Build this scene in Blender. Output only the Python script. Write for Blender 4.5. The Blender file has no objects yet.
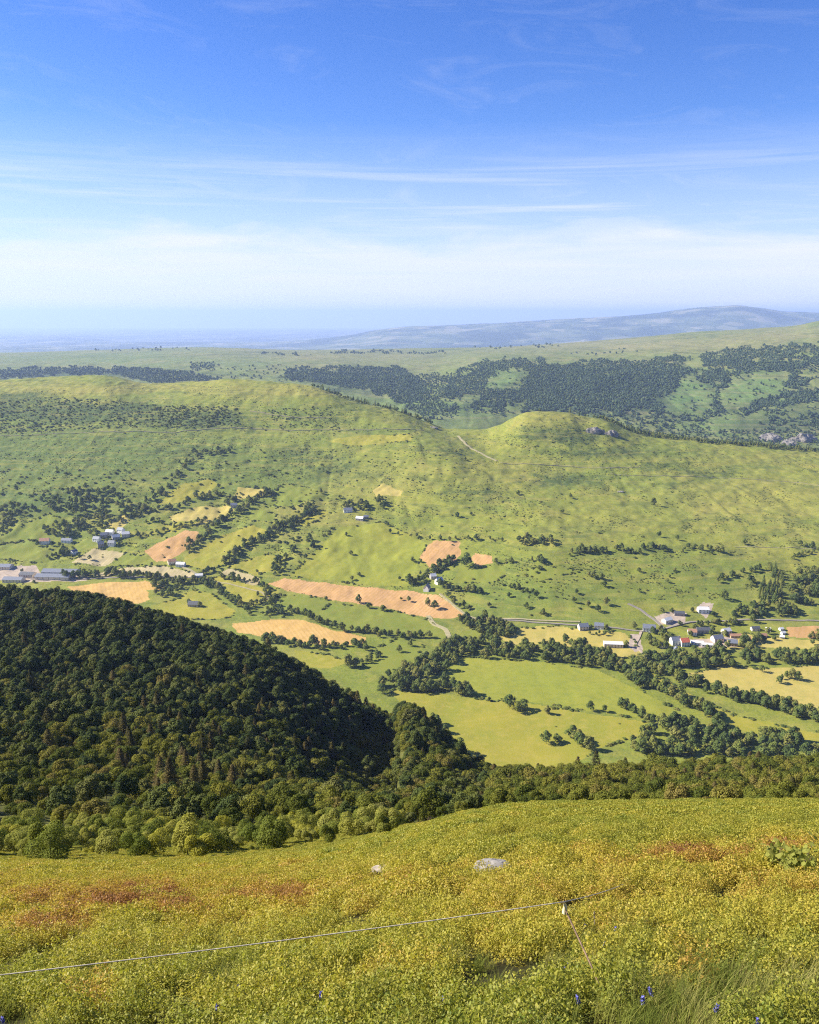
import bpy, bmesh, math, random
import numpy as np
from mathutils import Vector, Matrix

R = math.radians
rng = np.random.default_rng(7)
random.seed(7)
SC = bpy.context.scene
COL = SC.collection

# ------------------------------------------------------------------ camera
FPX, CX, CY = 850.0, 409.5, 512.0
PITCH = math.atan((512 - 314) / FPX)
CP, SP = math.cos(PITCH), math.sin(PITCH)

def us(px, py):
    """bearing X/Y and slope Z/Y of the sight line through a point of the photograph"""
    px = np.asarray(px, float); py = np.asarray(py, float)
    dx = (px - CX) / FPX; dy = (CY - py) / FPX
    d = CP + dy * SP
    return dx / d, (-SP + dy * CP) / d

def P(px, py, Y):
    u, s = us(px, py)
    return Vector((float(u) * Y, Y, float(s) * Y))

def proj(X, Y, Z):
    zc = Y * CP - Z * SP
    yc = Y * SP + Z * CP
    return CX + FPX * X / zc, CY - FPX * yc / zc, zc

cam_d = bpy.data.cameras.new('camera')
cam = bpy.data.objects.new('camera', cam_d); COL.objects.link(cam)
cam_d.sensor_fit = 'HORIZONTAL'; cam_d.sensor_width = 36.0
cam_d.lens = FPX / 819 * 36.0
cam_d.clip_start = 0.05; cam_d.clip_end = 300000
cam.location = (0, 0, 0)
cam.rotation_euler = (math.pi / 2 - PITCH, 0, 0)
SC.camera = cam

# ------------------------------------------------------------------ noise
def _hash(ix, iy, seed):
    h = (ix.astype(np.int64) * 374761393 + iy.astype(np.int64) * 668265263 + seed * 1442695041) & 0xFFFFFFFF
    h = ((h ^ (h >> 13)) * 1274126177) & 0xFFFFFFFF
    h = h ^ (h >> 16)
    return (h & 0xFFFFFF) / float(0xFFFFFF)

def vnoise(x, y, seed=0):
    ix = np.floor(x); iy = np.floor(y)
    fx = x - ix; fy = y - iy
    fx = fx * fx * (3 - 2 * fx); fy = fy * fy * (3 - 2 * fy)
    a = _hash(ix, iy, seed); b = _hash(ix + 1, iy, seed)
    c = _hash(ix, iy + 1, seed); d = _hash(ix + 1, iy + 1, seed)
    return (a + (b - a) * fx) * (1 - fy) + (c + (d - c) * fx) * fy

def fbm(x, y, seed=0, octs=4):
    t = 0; a = 0.5; n = 0
    for k in range(octs):
        t = t + a * vnoise(x * 2 ** k + 17.3 * k, y * 2 ** k - 9.1 * k, seed + k); n += a; a *= 0.5
    return t / n

# ------------------------------------------------------------------ relief
def pchip_eval(xk, yk, x):
    """monotone cubic through (xk, yk); xk, yk are (K, N), x is (N, M) -> (N, M)"""
    K, N = xk.shape
    h = np.diff(xk, axis=0); dl = np.diff(yk, axis=0) / h
    m = np.zeros_like(yk)
    w1 = 2 * h[1:] + h[:-1]; w2 = h[1:] + 2 * h[:-1]
    same = dl[1:] * dl[:-1] > 0
    with np.errstate(divide='ignore', invalid='ignore'):
        mm = (w1 + w2) / (w1 / dl[:-1] + w2 / dl[1:])
    m[1:-1] = np.where(same, mm, 0)
    m[0] = dl[0]; m[-1] = dl[-1]
    out = np.empty_like(x)
    for n in range(N):
        i = np.clip(np.searchsorted(xk[:, n], x[n]) - 1, 0, K - 2)
        hh = h[i, n]; t = np.clip((x[n] - xk[i, n]) / hh, 0, 1)
        a, b = yk[i, n], yk[i + 1, n]; ma, mb = m[i, n], m[i + 1, n]
        out[n] = a * (2*t**3 - 3*t**2 + 1) + hh * ma * (t**3 - 2*t**2 + t) + b * (-2*t**3 + 3*t**2) + hh * mb * (t**3 - t**2)
    return out

UT = np.linspace(-1.25, 1.25, 901)
def curve(us_, vals):
    o = np.argsort(us_); xs = np.asarray(us_, float)[o]; ys = np.asarray(vals, float)[o]
    return pchip_eval(xs[:, None], ys[:, None], np.clip(UT, xs[0], xs[-1])[None])[0]

def by_sight(rows):          # (px, py, Y) points seen in the photograph
    u, s = us([r[0] for r in rows], [r[1] for r in rows])
    Y = np.array([r[2] for r in rows], float)
    return curve(u, Y), curve(u, s) * curve(u, Y)
def by_height(rows, py):     # (px, Y, z) points that nothing shows, about the height py in the photograph
    u, _ = us([r[0] for r in rows], [py] * len(rows))
    return curve(u, [r[1] for r in rows]), curve(u, [r[2] for r in rows])

EYE = 1.6
e_u, e_s = us([-350, 0, 200, 300, 400, 480, 540, 819, 1200], [872, 868, 866, 857, 834, 813, 806, 803, 800])
YE = curve(e_u, [45, 45, 46, 50, 54, 58, 60, 60, 60]); SE = curve(e_u, e_s)
st = []
for f in (0, .12, .25, .5, .75, 1.0):
    y = f * YE
    st.append((y, -EYE - (np.abs(SE) - 2 * EYE / YE) * y - EYE / YE ** 2 * y * y))
st.append(by_sight([(-350,812,120),(0,812,120),(150,818,120),(250,822,120),(320,822,120),(400,822,125),(480,818,130),(540,815,130),(819,815,130),(1200,812,130)]))
st.append(by_sight([(-350,690,320),(0,700,320),(100,715,310),(200,735,300),(300,765,290),(400,788,280),(480,800,270),(540,797,250),(680,794,250),(819,790,250),(1200,780,250)]))
st.append(by_sight([(-350,560,680),(0,600,620),(80,606,600),(150,622,570),(220,642,540),(290,668,510),(340,692,490),(385,712,490),(410,717,490),(430,732,475),(450,752,450),(472,774,425),(500,784,400),(540,784,380),(620,778,380),(819,772,380),(1200,765,380)]))
st.append(by_height([(-350,950,-400),(0,880,-390),(200,800,-390),(390,680,-400),(470,640,-420),(819,620,-420),(1200,620,-420)], 690))
st.append(by_height([(-350,1250,-495),(0,1150,-495),(200,1000,-495),(390,820,-490),(470,790,-490),(819,790,-490),(1200,790,-490)], 690))
v2 = [(-350,588),(0,585),(100,588),(200,600),(300,612),(400,622),(500,640),(600,648),(700,650),(819,650),(1200,655)]
st.append(by_sight([(a, b, -500 / float(us(a, b)[1])) for a, b in v2]))
st.append(by_sight([(-350,480,2000),(0,480,2000),(200,490,1950),(300,505,1850),(400,522,1750),(500,535,1650),(560,540,1600),(819,545,1600),(1200,545,1600)]))
st.append(by_sight([(-350,430,2300),(0,434,2300),(200,432,2300),(400,432,2250),(440,440,2200),(500,462,2080),(545,468,2050),(600,473,2030),(700,480,2000),(819,482,2000),(1200,482,2000)]))
CREST = [(-350,370,2800),(-100,374,2800),(0,380,2800),(50,377,2800),(100,375,2780),(150,384,2750),(200,382,2700),(230,379,2680),(260,381,2650),(310,387,2600),(350,401,2530),(400,413,2470),(430,425,2440),(450,431,2420),(480,432,2400),(500,427,2380),(515,419,2372),(528,413.5,2368),(548,412.5,2364),(566,413.5,2362),(588,418,2360),(606,421,2355),(622,428,2345),(642,436,2330),(700,444,2310),(760,449,2300),(819,454,2300),(1200,470,2300)]
st.append(by_sight(CREST))
st.append(by_height([(-350,3600,-420),(0,3600,-420),(300,3400,-450),(430,3250,-500),(819,3150,-540),(1200,3150,-540)], 440))
st.append(by_height([(-350,4300,-400),(0,4300,-400),(300,3900,-430),(430,3600,-470),(600,3500,-520),(819,3400,-520),(1200,3400,-520)], 440))
st.append(by_sight([(-350,372,5400),(0,372,5400),(200,370,5200),(300,376,4800),(430,395,4200),(500,400,4000),(700,400,3950),(819,395,3900),(1200,390,3900)]))
st.append(by_sight([(-350,362,6500),(0,362,6500),(200,358,6200),(300,361,5900),(430,367,5400),(500,363,5000),(600,362,4800),(700,358,4600),(760,351,4550),(819,348,4500),(1200,335,4500)]))
PLATEAU = [(-350,354,9000),(0,353,9000),(100,350,9000),(200,347.5,9000),(300,350,9000),(400,349,8800),(500,347,8600),(540,345,8500),(600,341,8300),(660,335.5,8000),(700,332,7800),(760,328.5,7600),(790,326.5,7500),(819,321,7400),(1000,300,7200),(1200,295,7200)]
st.append(by_sight(PLATEAU))
st.append(by_height([(-350,13500,-780),(409,13500,-780),(1200,13500,-780)], 345))
st.append(by_height([(-350,19000,-840),(409,19000,-840),(1200,19000,-840)], 345))
st.append(by_sight([(-350,343,27000),(0,343,27000),(250,343,27000),(300,341,27000),(350,335,27000),(380,329,27000),(410,326,27000),(440,325,27000),(480,323.5,27000),(540,320,27000),(600,317,27000),(640,314.5,27000),(680,310,27000),(700,307.5,27000),(720,306.5,27000),(735,305.5,27000),(760,308,27000),(790,312,27000),(819,312.5,27000),(900,318,27000),(1000,327,27000),(1200,335,27000)]))
st.append(by_sight([(-350,341,33000),(-50,340,33000),(0,338,33000),(50,336.5,33000),(90,338,33000),(130,341,33000),(819,341,33000),(1200,341,33000)]))
st.append(by_height([(-350,42000,-980),(409,42000,-980),(1200,42000,-980)], 335))
st.append(by_height([(-350,88000,-1400),(409,88000,-1400),(1200,88000,-1400)], 328))
YK = np.array([a for a, b in st]); ZK = np.array([b for a, b in st])
YK = np.maximum.accumulate(YK + np.arange(len(YK))[:, None] * 1e-3, axis=0)
LT = np.concatenate([np.linspace(0, 59, 240), np.geomspace(60, 88000, 2600)])
TAB = pchip_eval(YK, ZK, np.tile(LT, (len(UT), 1)))

def sm(a, b, x):
    t = np.clip((x - a) / (b - a), 0, 1); return t * t * (3 - 2 * t)

def H(X, Y):
    X = np.asarray(X, float); Y = np.asarray(Y, float)
    Yc = np.clip(Y, 0, 88000)
    u = np.clip(X / np.maximum(Yc, 12), -1.249, 1.249)
    iu = (u + 1.25) / (UT[1] - UT[0]); i0 = np.clip(iu.astype(int), 0, len(UT) - 2); fu = iu - i0
    j0 = np.clip(np.searchsorted(LT, Yc, side='right') - 1, 0, len(LT) - 2)
    fy = (Yc - LT[j0]) / (LT[j0 + 1] - LT[j0])
    z = (TAB[i0, j0] * (1 - fy) + TAB[i0, j0 + 1] * fy) * (1 - fu) + (TAB[i0 + 1, j0] * (1 - fy) + TAB[i0 + 1, j0 + 1] * fy) * fu
    z = z - np.minimum(Y, 0) * 0.6
    z = z + (fbm(X / 2.2, Y / 2.2, 3, 3) - .5) * np.interp(Y, [0, 3, 10, 60, 130, 400], [.0, .12, .22, .45, .8, 0])
    z = z + (fbm(X / 60, Y / 60, 5, 3) - .5) * np.interp(Y, [60, 150, 300, 900, 1300, 1800, 2300, 2900, 5000, 9000, 13000], [0, 2, 7, 3, 3, 9, 5, 6, 14, 5, 0])
    z = z + (fbm(X / 20, Y / 26, 7, 2) - .5) * np.interp(Y, [900, 1300, 1700, 2900, 3000], [0, 1.4, 4.2, 5.0, 0])
    z = z + (fbm(X / 260, Y / 340, 11, 3) - .5) * np.interp(Y, [700, 1000, 1500, 2000, 2300, 2700, 3300, 4200, 5500, 9000, 13000], [0, 4, 5, 22, 8, 4, 25, 45, 20, 8, 0])
    c = u * 850 + 409.5
    rav = np.where(c < 392, sm(225, 386, c), 1 - sm(392, 404, c))
    z = z - 27 * rav * np.interp(Y, [190, 280, 400, 455, 500, 560], [0, .5, 1, .9, .35, 0])
    g = np.abs(fbm(X / 110 + Y / 900, Y / 700, 21, 3) - .5)           # gullies running down the slopes
    z = z - np.exp(-(g / .045) ** 2) * np.interp(Y, [1500, 1800, 2150, 2350, 2500, 3400, 4200, 4700, 5200], [0, 1.3, 1.5, .6, 0, 0, 5, 2, 0])
    z = z + (fbm(X / 3000, Y / 3500, 31, 4) - .5) * np.interp(Y, [12000, 16000, 22000, 27000, 31000, 60000, 88000], [0, 90, 130, 50, 60, 60, 40])
    z = z + (fbm(X / 700, Y / 1100, 35, 3) - .5) * np.interp(Y, [14000, 22000, 27000, 31000], [0, 60, 45, 0])
    return z

RY = np.concatenate([np.linspace(1.5, 60, 200), np.geomspace(60.5, 87900, 900)])
def ground(px, py):
    """the first point of the relief on each sight line (N,3)"""
    u, s = us(np.atleast_1d(px), np.atleast_1d(py))
    out = np.zeros((len(u), 3))
    for a in range(0, len(u), 2000):
        uu, ss = u[a:a + 2000, None], s[a:a + 2000, None]
        YY = np.broadcast_to(RY, (len(uu), len(RY)))
        D = H(uu * YY, YY) - ss * YY
        hit = D > 0
        k = np.where(hit.any(1), hit.argmax(1), len(RY) - 1); k = np.maximum(k, 1)
        r = np.arange(len(uu)); d0 = D[r, k - 1]; d1 = D[r, k]
        t = np.clip(-d0 / np.where(np.abs(d1 - d0) < 1e-9, 1, d1 - d0), 0, 1)
        lo, hi = RY[k - 1], RY[k]
        y = lo + (hi - lo) * t
        for _ in range(7):
            up = H(uu[:, 0] * y, y) - ss[:, 0] * y > 0
            hi = np.where(up, y, hi); lo = np.where(up, lo, y); y = (lo + hi) / 2
        out[a:a + 2000] = np.stack([uu[:, 0] * y, y, H(uu[:, 0] * y, y)], 1)
    return out
def G(px, py):
    return Vector(ground(px, py)[0])

def seen(X, Y, Z, lift):
    """does anything of the relief stand before a point lifted above the ground"""
    T = np.linspace(.02, .985, 140)[None]
    out = np.zeros(len(X), bool); Zl = Z + lift
    for a in range(0, len(X), 4000):
        x, y, z = X[a:a+4000, None], Y[a:a+4000, None], Zl[a:a+4000, None]
        out[a:a+4000] = ~(H(x * T, y * T) > z * T).any(1)
    return out

# ------------------------------------------------------------------ materials
def newmat(name):
    m = bpy.data.materials.new(name); m.use_nodes = True
    nt = m.node_tree; nt.nodes.clear()
    out = nt.nodes.new('ShaderNodeOutputMaterial')
    return m, nt, out

class NB:
    def __init__(s, nt): s.nt = nt
    def n(s, t, **kw):
        nd = s.nt.nodes.new(t)
        for k, v in kw.items():
            if k.startswith('_'): nd.inputs[k[1:].replace('_', ' ')].default_value = v
            else: setattr(nd, k, v)
        return nd
    def l(s, a, b): s.nt.links.new(a, b)
    def noise(s, vec, scale, detail=4, rough=.55, dist=0.):
        nd = s.n('ShaderNodeTexNoise'); nd.inputs['Scale'].default_value = scale; nd.inputs['Detail'].default_value = detail
        nd.inputs['Roughness'].default_value = rough; nd.inputs['Distortion'].default_value = dist
        if vec is not None: s.l(vec, nd.inputs['Vector'])
        return nd.outputs['Fac']
    def ramp(s, fac, stops):
        nd = s.n('ShaderNodeValToRGB'); cr = nd.color_ramp
        while len(cr.elements) < len(stops): cr.elements.new(.5)
        for e, (p, c) in zip(cr.elements, stops):
            e.position = p; e.color = (*c, 1) if len(c) == 3 else c
        s.l(fac, nd.inputs['Fac']); return nd.outputs['Color']
    def mix(s, fac, a, b, blend='MIX'):
        nd = s.n('ShaderNodeMix'); nd.data_type = 'RGBA'; nd.blend_type = blend
        for v, i in ((fac, 0), (a, 6), (b, 7)):
            if isinstance(v, (int, float)): nd.inputs[i].default_value = v
            elif isinstance(v, tuple): nd.inputs[i].default_value = (*v, 1)
            else: s.l(v, nd.inputs[i])
        return nd.outputs[2]
    def math(s, op, a, b=None, c=None):
        nd = s.n('ShaderNodeMath'); nd.operation = op
        for i, v in enumerate((a, b, c)):
            if v is None: continue
            if isinstance(v, (int, float)): nd.inputs[i].default_value = v
            else: s.l(v, nd.inputs[i])
        return nd.outputs[0]
    def rng(s, v, a, b, c=0, d=1):
        nd = s.n('ShaderNodeMapRange'); s.l(v, nd.inputs[0])
        for i, q in enumerate((a, b, c, d)): nd.inputs[i + 1].default_value = q
        return nd.outputs[0]
    def bsdf(s, col, rough=.9, spec=.2, normal=None):
        nd = s.n('ShaderNodeBsdfPrincipled')
        if isinstance(col, tuple): nd.inputs['Base Color'].default_value = (*col, 1)
        else: s.l(col, nd.inputs['Base Color'])
        nd.inputs['Roughness'].default_value = rough; nd.inputs['Specular IOR Level'].default_value = spec
        if normal is not None: s.l(normal, nd.inputs['Normal'])
        return nd.outputs[0]
    def bump(s, h, dist, strength=1.):
        nd = s.n('ShaderNodeBump'); nd.inputs['Strength'].default_value = strength; nd.inputs['Distance'].default_value = dist
        s.l(h, nd.inputs['Height']); return nd.outputs[0]

def world_pos(b):
    return b.n('ShaderNodeNewGeometry').outputs['Position']

def mat_plain(name, col, rough=.8, var=.25, scale=1.5, spec=.25):
    m, nt, out = newmat(name); b = NB(nt)
    p = world_pos(b); f = b.noise(p, scale, 5)
    c = b.ramp(f, [(.3, tuple(x * (1 - var) for x in col)), (.7, tuple(min(1, x * (1 + var)) for x in col))])
    b.l(b.bsdf(c, rough, spec), out.inputs[0]); return m

def mat_field(name, a, c, d, rows=None, scale=.012):
    """an even crop or cut field: patches, fine mottling, and mowing rows"""
    m, nt, out = newmat(name); b = NB(nt); p = world_pos(b)
    col = b.mix(b.rng(b.noise(p, scale, 4), .35, .65), a, c)
    col = b.mix(b.rng(b.noise(p, .11, 4, .65), .48, .70, 0, .75), col, d)
    col = b.mix(b.rng(b.noise(p, .035, 5, .7, 1.0), .52, .62, 0, .35), col, d)
    f = b.noise(p, .45, 3)
    if rows is not None:
        mp = b.n('ShaderNodeMapping'); mp.inputs['Rotation'].default_value = (0, 0, rows); b.l(p, mp.inputs['Vector'])
        w = b.n('ShaderNodeTexWave'); w.inputs['Scale'].default_value = .045; w.inputs['Distortion'].default_value = 1.5
        w.inputs['Detail'].default_value = 2; b.l(mp.outputs[0], w.inputs['Vector'])
        col = b.mix(b.rng(w.outputs['Fac'], .3, .9, 0, .5), col, d)
    n = b.bump(f, .5, .5)
    b.l(b.bsdf(col, .95, .1, n), out.inputs[0]); return m

def mat_land(name, grass1, grass2, dry, lush, scrub, big=.004, small=.05, soil=None):
    """grassland; the attribute cov carries where it is lush, dry or overgrown"""
    m, nt, out = newmat(name); b = NB(nt); p = world_pos(b)
    at = b.n('ShaderNodeAttribute'); at.attribute_name = 'cov'
    sep = b.n('ShaderNodeSeparateColor'); b.l(at.outputs['Color'], sep.inputs[0])
    nb = b.noise(p, big, 5, .6); ns = b.noise(p, small, 5, .65); nf = b.noise(p, small * 6, 3, .6)
    col = b.mix(b.rng(nb, .35, .65), grass1, grass2)
    nm_ = b.noise(p, big * 3.3, 5, .65, .8)
    col = b.mix(b.rng(nm_, .5, .72, 0, .6), col, dry)
    lf = b.math('MULTIPLY', sep.outputs[0], b.rng(ns, .2, .6, .5, 1))
    col = b.mix(lf, col, lush)
    df = b.math('MULTIPLY', sep.outputs[1], b.rng(ns, .3, .6, .4, 1))
    col = b.mix(df, col, dry)
    nk = b.math('ADD', b.math('MULTIPLY', ns, .5), b.math('MULTIPLY', b.noise(p, small * .3, 5, .7, .5), .5))
    sf0 = b.math('ADD', b.math('MULTIPLY', sep.outputs[2], .42), b.math('MULTIPLY', nk, 1.15))
    sf = b.math('MULTIPLY', b.rng(sf0, .74, .92, 0, .85), b.rng(sep.outputs[0], .5, .9, 1, .1))
    col = b.mix(sf, col, scrub)
    col = b.mix(b.rng(nf, .46, .66, 0, .42), col, scrub)
    col = b.mix(b.rng(b.noise(p, small * 2.3, 4, .7), .54, .66, 0, .35), col, dry)
    col = b.mix(b.rng(b.noise(p, small * .45, 5, .72, .4), .50, .60, 0, .5), col, b.mix(.5, col, scrub))
    mp = b.n('ShaderNodeMapping'); mp.inputs['Scale'].default_value = (.12, .12, 4.0) ; b.l(p, mp.inputs['Vector'])
    col = b.mix(b.rng(b.noise(mp.outputs[0], small * 1.1, 5, .7, .6), .51, .62, 0, .36), col, dry)
    col = b.mix(b.rng(b.noise(mp.outputs[0], small * .8, 5, .7, .9), .53, .63, 0, .42), col, scrub)
    if soil: col = b.mix(b.rng(b.noise(p, small * 1.7, 4, .7), .68, .76, 0, .7), col, soil)
    h = b.math('ADD', b.math('MULTIPLY', ns, 1.), b.math('MULTIPLY', nf, .4))
    n = b.bump(h, .12 / small, .35)
    b.l(b.bsdf(col, .95, .08, n), out.inputs[0]); return m

def mat_leaf(name, cols, trans=.25, attr=None, noise_scale=None, rough=.85, spec=.04):
    """leaves: a tint per plant, mottled from leaf to leaf, some light let through"""
    m, nt, out = newmat(name); b = NB(nt)
    if attr:
        a = b.n('ShaderNodeAttribute'); a.attribute_type = 'INSTANCER'; a.attribute_name = attr; f = a.outputs['Fac']
    else:
        f = b.n('ShaderNodeObjectInfo').outputs['Random']
    g = b.n('ShaderNodeNewGeometry')
    rp = g.outputs['Random Per Island']
    f = b.math('ADD', f, b.rng(rp, 0, 1, -.10, .10))
    col = b.ramp(f, cols)
    col = b.mix(b.rng(rp, 0, 1, 0, .3), col, b.mix(1.0, col, (.55, .6, .5), 'MULTIPLY'))
    bs = b.bsdf(col, rough, spec)
    tr = b.n('ShaderNodeBsdfTranslucent'); b.l(b.mix(1.0, col, (1.0, 1.05, .6), 'MULTIPLY'), tr.inputs['Color'])
    mx = b.n('ShaderNodeMixShader'); mx.inputs[0].default_value = trans
    b.l(bs, mx.inputs[1]); b.l(tr.outputs[0], mx.inputs[2]); b.l(mx.outputs[0], out.inputs[0]); return m

M = {}
M['heath_soil'] = mat_land('heath_soil', (.030,.030,.010), (.042,.036,.012), (.06,.04,.016), (.025,.03,.009), (.015,.016,.006), .25, 2.5)
M['wood_floor'] = mat_land('wood_floor', (.085,.095,.02), (.11,.11,.026), (.12,.10,.03), (.06,.08,.02), (.02,.028,.01), .02, .3)
M['pasture'] = mat_land('pasture', (.215,.225,.031), (.165,.20,.031), (.30,.255,.06), (.085,.135,.028), (.055,.085,.024), .0042, .05)
M['far_pasture'] = mat_land('far_pasture', (.13,.17,.04), (.17,.19,.055), (.24,.21,.09), (.11,.18,.045), (.045,.07,.024), .0013, .012)
M['plain'] = None
M['mown'] = mat_field('mown_hay', (.42,.245,.10), (.50,.30,.135), (.36,.22,.075), rows=.5)
M['mown_gold'] = mat_field('mown_gold', (.45,.28,.085), (.53,.34,.12), (.40,.26,.075), rows=-.4)
M['straw'] = mat_field('pale_straw', (.37,.30,.155), (.43,.35,.19), (.31,.27,.12), rows=.2)
M['lush'] = mat_field('lush_meadow', (.145,.18,.027), (.18,.20,.03), (.21,.205,.035))
M['green'] = mat_field('green_meadow', (.215,.232,.030), (.25,.24,.033), (.16,.19,.028), scale=.006)
M['yellow'] = mat_field('yellow_meadow', (.26,.235,.030), (.21,.215,.028), (.31,.26,.05))
M['gold'] = mat_field('dry_grass', (.36,.29,.07), (.40,.32,.09), (.28,.26,.06))
M['yard'] = mat_plain('yard_gravel', (.36,.29,.22), .95, .2, .2, .1)
M['asphalt'] = mat_plain('road_asphalt', (.24,.21,.17), .9, .15, .3, .2)
M['track'] = mat_plain('track_dirt', (.32,.28,.15), .95, .2, .2, .1)
M['rock'] = mat_plain('grey_rock', (.27,.25,.22), .9, .4, 2.5, .2)
M['crag'] = mat_plain('crag_rock', (.21,.19,.165), .95, .45, .15, .1)
M['wall_white'] = mat_plain('white_render', (.78,.76,.71), .85, .08, .5)
M['wall_cream'] = mat_plain('cream_render', (.66,.58,.45), .85, .1, .5)
M['wall_stone'] = mat_plain('grey_stone', (.36,.33,.29), .9, .25, .8)
M['wall_ochre'] = mat_plain('ochre_render', (.55,.40,.22), .9, .12, .5)
M['roof_slate'] = mat_plain('blue_slate', (.16,.175,.21), .6, .2, .6, .4)
M['roof_dark'] = mat_plain('dark_slate', (.085,.09,.10), .6, .2, .6, .4)
M['roof_light'] = mat_plain('pale_sheet_roof', (.60,.59,.57), .6, .1, .5, .4)
M['roof_red'] = mat_plain('red_tile', (.50,.13,.07), .8, .2, .6)
M['roof_rust'] = mat_plain('brown_tile', (.40,.22,.13), .8, .2, .6)
M['glass'] = mat_plain('window_glass', (.03,.035,.045), .15, .1, 1, .5)
M['wood'] = mat_plain('door_wood', (.13,.085,.05), .7, .2, 3)
M['bark'] = mat_plain('bark', (.11,.085,.06), .95, .35, 2.5, .1)
M['rope'] = mat_plain('fence_tape', (.56,.49,.38), .8, .4, 90, .2)
M['rust'] = mat_plain('rusty_rod', (.17,.11,.07), .8, .4, 25, .3)
M['plastic'] = mat_plain('pale_plastic', (.70,.62,.36), .5, .1, 20, .4)
M['deadwood'] = mat_plain('dead_wood', (.34,.29,.23), .95, .3, 20, .1)
M['petal'] = mat_plain('blue_petal', (.13,.13,.50), .6, .25, 80, .3)
M['stem'] = mat_plain('green_stem', (.10,.15,.03), .7, .2, 30, .2)
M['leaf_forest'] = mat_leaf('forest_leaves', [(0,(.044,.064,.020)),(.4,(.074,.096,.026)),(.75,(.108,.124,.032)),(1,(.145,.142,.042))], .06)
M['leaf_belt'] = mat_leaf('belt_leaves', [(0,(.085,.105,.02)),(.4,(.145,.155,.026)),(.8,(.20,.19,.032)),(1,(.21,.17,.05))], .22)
M['leaf_bush'] = mat_leaf('bush_leaves', [(0,(.12,.15,.028)),(.35,(.23,.24,.045)),(.7,(.31,.30,.075)),(1,(.36,.33,.035))], .34)
M['leaf_conifer'] = mat_leaf('conifer_needles', [(0,(.050,.054,.018)),(.5,(.10,.085,.030)),(1,(.14,.105,.042))], .06)
M['leaf_field'] = mat_leaf('field_leaves', [(0,(.085,.12,.036)),(.4,(.135,.17,.040)),(.8,(.20,.215,.05)),(1,(.25,.235,.065))], .12)
M['leaf_far'] = mat_leaf('far_leaves', [(0,(.06,.10,.05)),(.5,(.10,.15,.07)),(1,(.18,.23,.10))], .12)  # paler and bluer than nearer leaves: some distance haze mixed into the colour
M['leaf_bracken'] = mat_leaf('bracken_leaves', [(0,(.085,.11,.03)),(.5,(.12,.145,.036)),(1,(.17,.17,.05))], .1)
M['leaf_heath'] = mat_leaf('heath_leaves', [(0,(.17,.22,.038)),(.3,(.34,.325,.046)),(.55,(.47,.385,.055)),(.75,(.46,.28,.06)),(1,(.31,.14,.055))], .42, attr='tint', rough=.5, spec=.2)
M['leaf_grass'] = mat_leaf('grass_blades', [(0,(.16,.20,.04)),(.5,(.26,.27,.06)),(1,(.38,.33,.12))], .4)
M['leaf_sapling'] = mat_leaf('sapling_leaves', [(0,(.26,.29,.05)),(1,(.36,.35,.09))], .5)

def mat_plain_country():
    m, nt, out = newmat('plain_country'); b = NB(nt); p = world_pos(b)
    v = b.n('ShaderNodeTexVoronoi'); v.inputs['Scale'].default_value = .0024; b.l(p, v.inputs['Vector'])
    sep = b.n('ShaderNodeSeparateColor'); b.l(v.outputs['Color'], sep.inputs[0])
    col = b.ramp(sep.outputs[0], [(0,(.045,.07,.03)),(.35,(.08,.11,.042)),(.65,(.13,.15,.065)),(.85,(.19,.19,.10)),(1,(.24,.23,.14))])
    col = b.mix(b.rng(b.noise(p, .0005, 5, .6), .48, .58), col, (.03,.05,.022))
    col = b.mix(b.rng(b.noise(p, .0016, 6, .75), .69, .73), col, (.50,.49,.46))
    b.l(b.bsdf(col, .95, .05), out.inputs[0]); return m
M['plain'] = mat_plain_country()

# ------------------------------------------------------------------ object helpers
def mesh_np(name, V, F, mat, parent=None, smooth=False, mats=None, midx=None):
    me = bpy.data.meshes.new(name)
    V = np.asarray(V, np.float32)
    me.vertices.add(len(V)); me.vertices.foreach_set('co', V.ravel())
    F = np.asarray(F, np.int32)
    n, k = F.shape
    me.loops.add(n * k); me.loops.foreach_set('vertex_index', F.ravel())
    me.polygons.add(n); me.polygons.foreach_set('loop_start', np.arange(0, n * k, k, dtype=np.int32))
    me.polygons.foreach_set('use_smooth', np.full(n, smooth))
    me.update(calc_edges=True)
    if mat: me.materials.append(mat)
    return me

def link(name, me, parent=None, loc=(0, 0, 0)):
    o = bpy.data.objects.new(name, me); COL.objects.link(o); o.location = loc
    if parent: o.parent = parent
    return o
def tag(o, label, cat, group=None):
    o['label'] = label; o['category'] = cat
    if group: o['group'] = group
    return o
def struct(o, kind='structure'):
    o['kind'] = kind; return o
def empty(name, loc, rz=0, sc=(1, 1, 1)):
    o = bpy.data.objects.new(name, None); COL.objects.link(o)
    o.empty_display_size = .3; o.location = loc; o.rotation_euler = (0, 0, rz); o.scale = sc
    return o
def bm_obj(name, bm, mat, parent=None, loc=(0, 0, 0), smooth=False):
    me = bpy.data.meshes.new(name); bm.to_mesh(me); bm.free()
    if smooth:
        me.polygons.foreach_set('use_smooth', np.full(len(me.polygons), True))
    me.materials.append(mat)
    return link(name, me, parent, loc)

def inside(poly, x, y):
    poly = np.asarray(poly, float); r = np.zeros(np.shape(x), bool)
    j = len(poly) - 1
    for i in range(len(poly)):
        xi, yi = poly[i]; xj, yj = poly[j]
        c = (yi > y) != (yj > y)
        with np.errstate(divide='ignore', invalid='ignore'):
            r ^= c & (x < (xj - xi) * (y - yi) / (yj - yi) + xi)
        j = i
    return r

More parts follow.
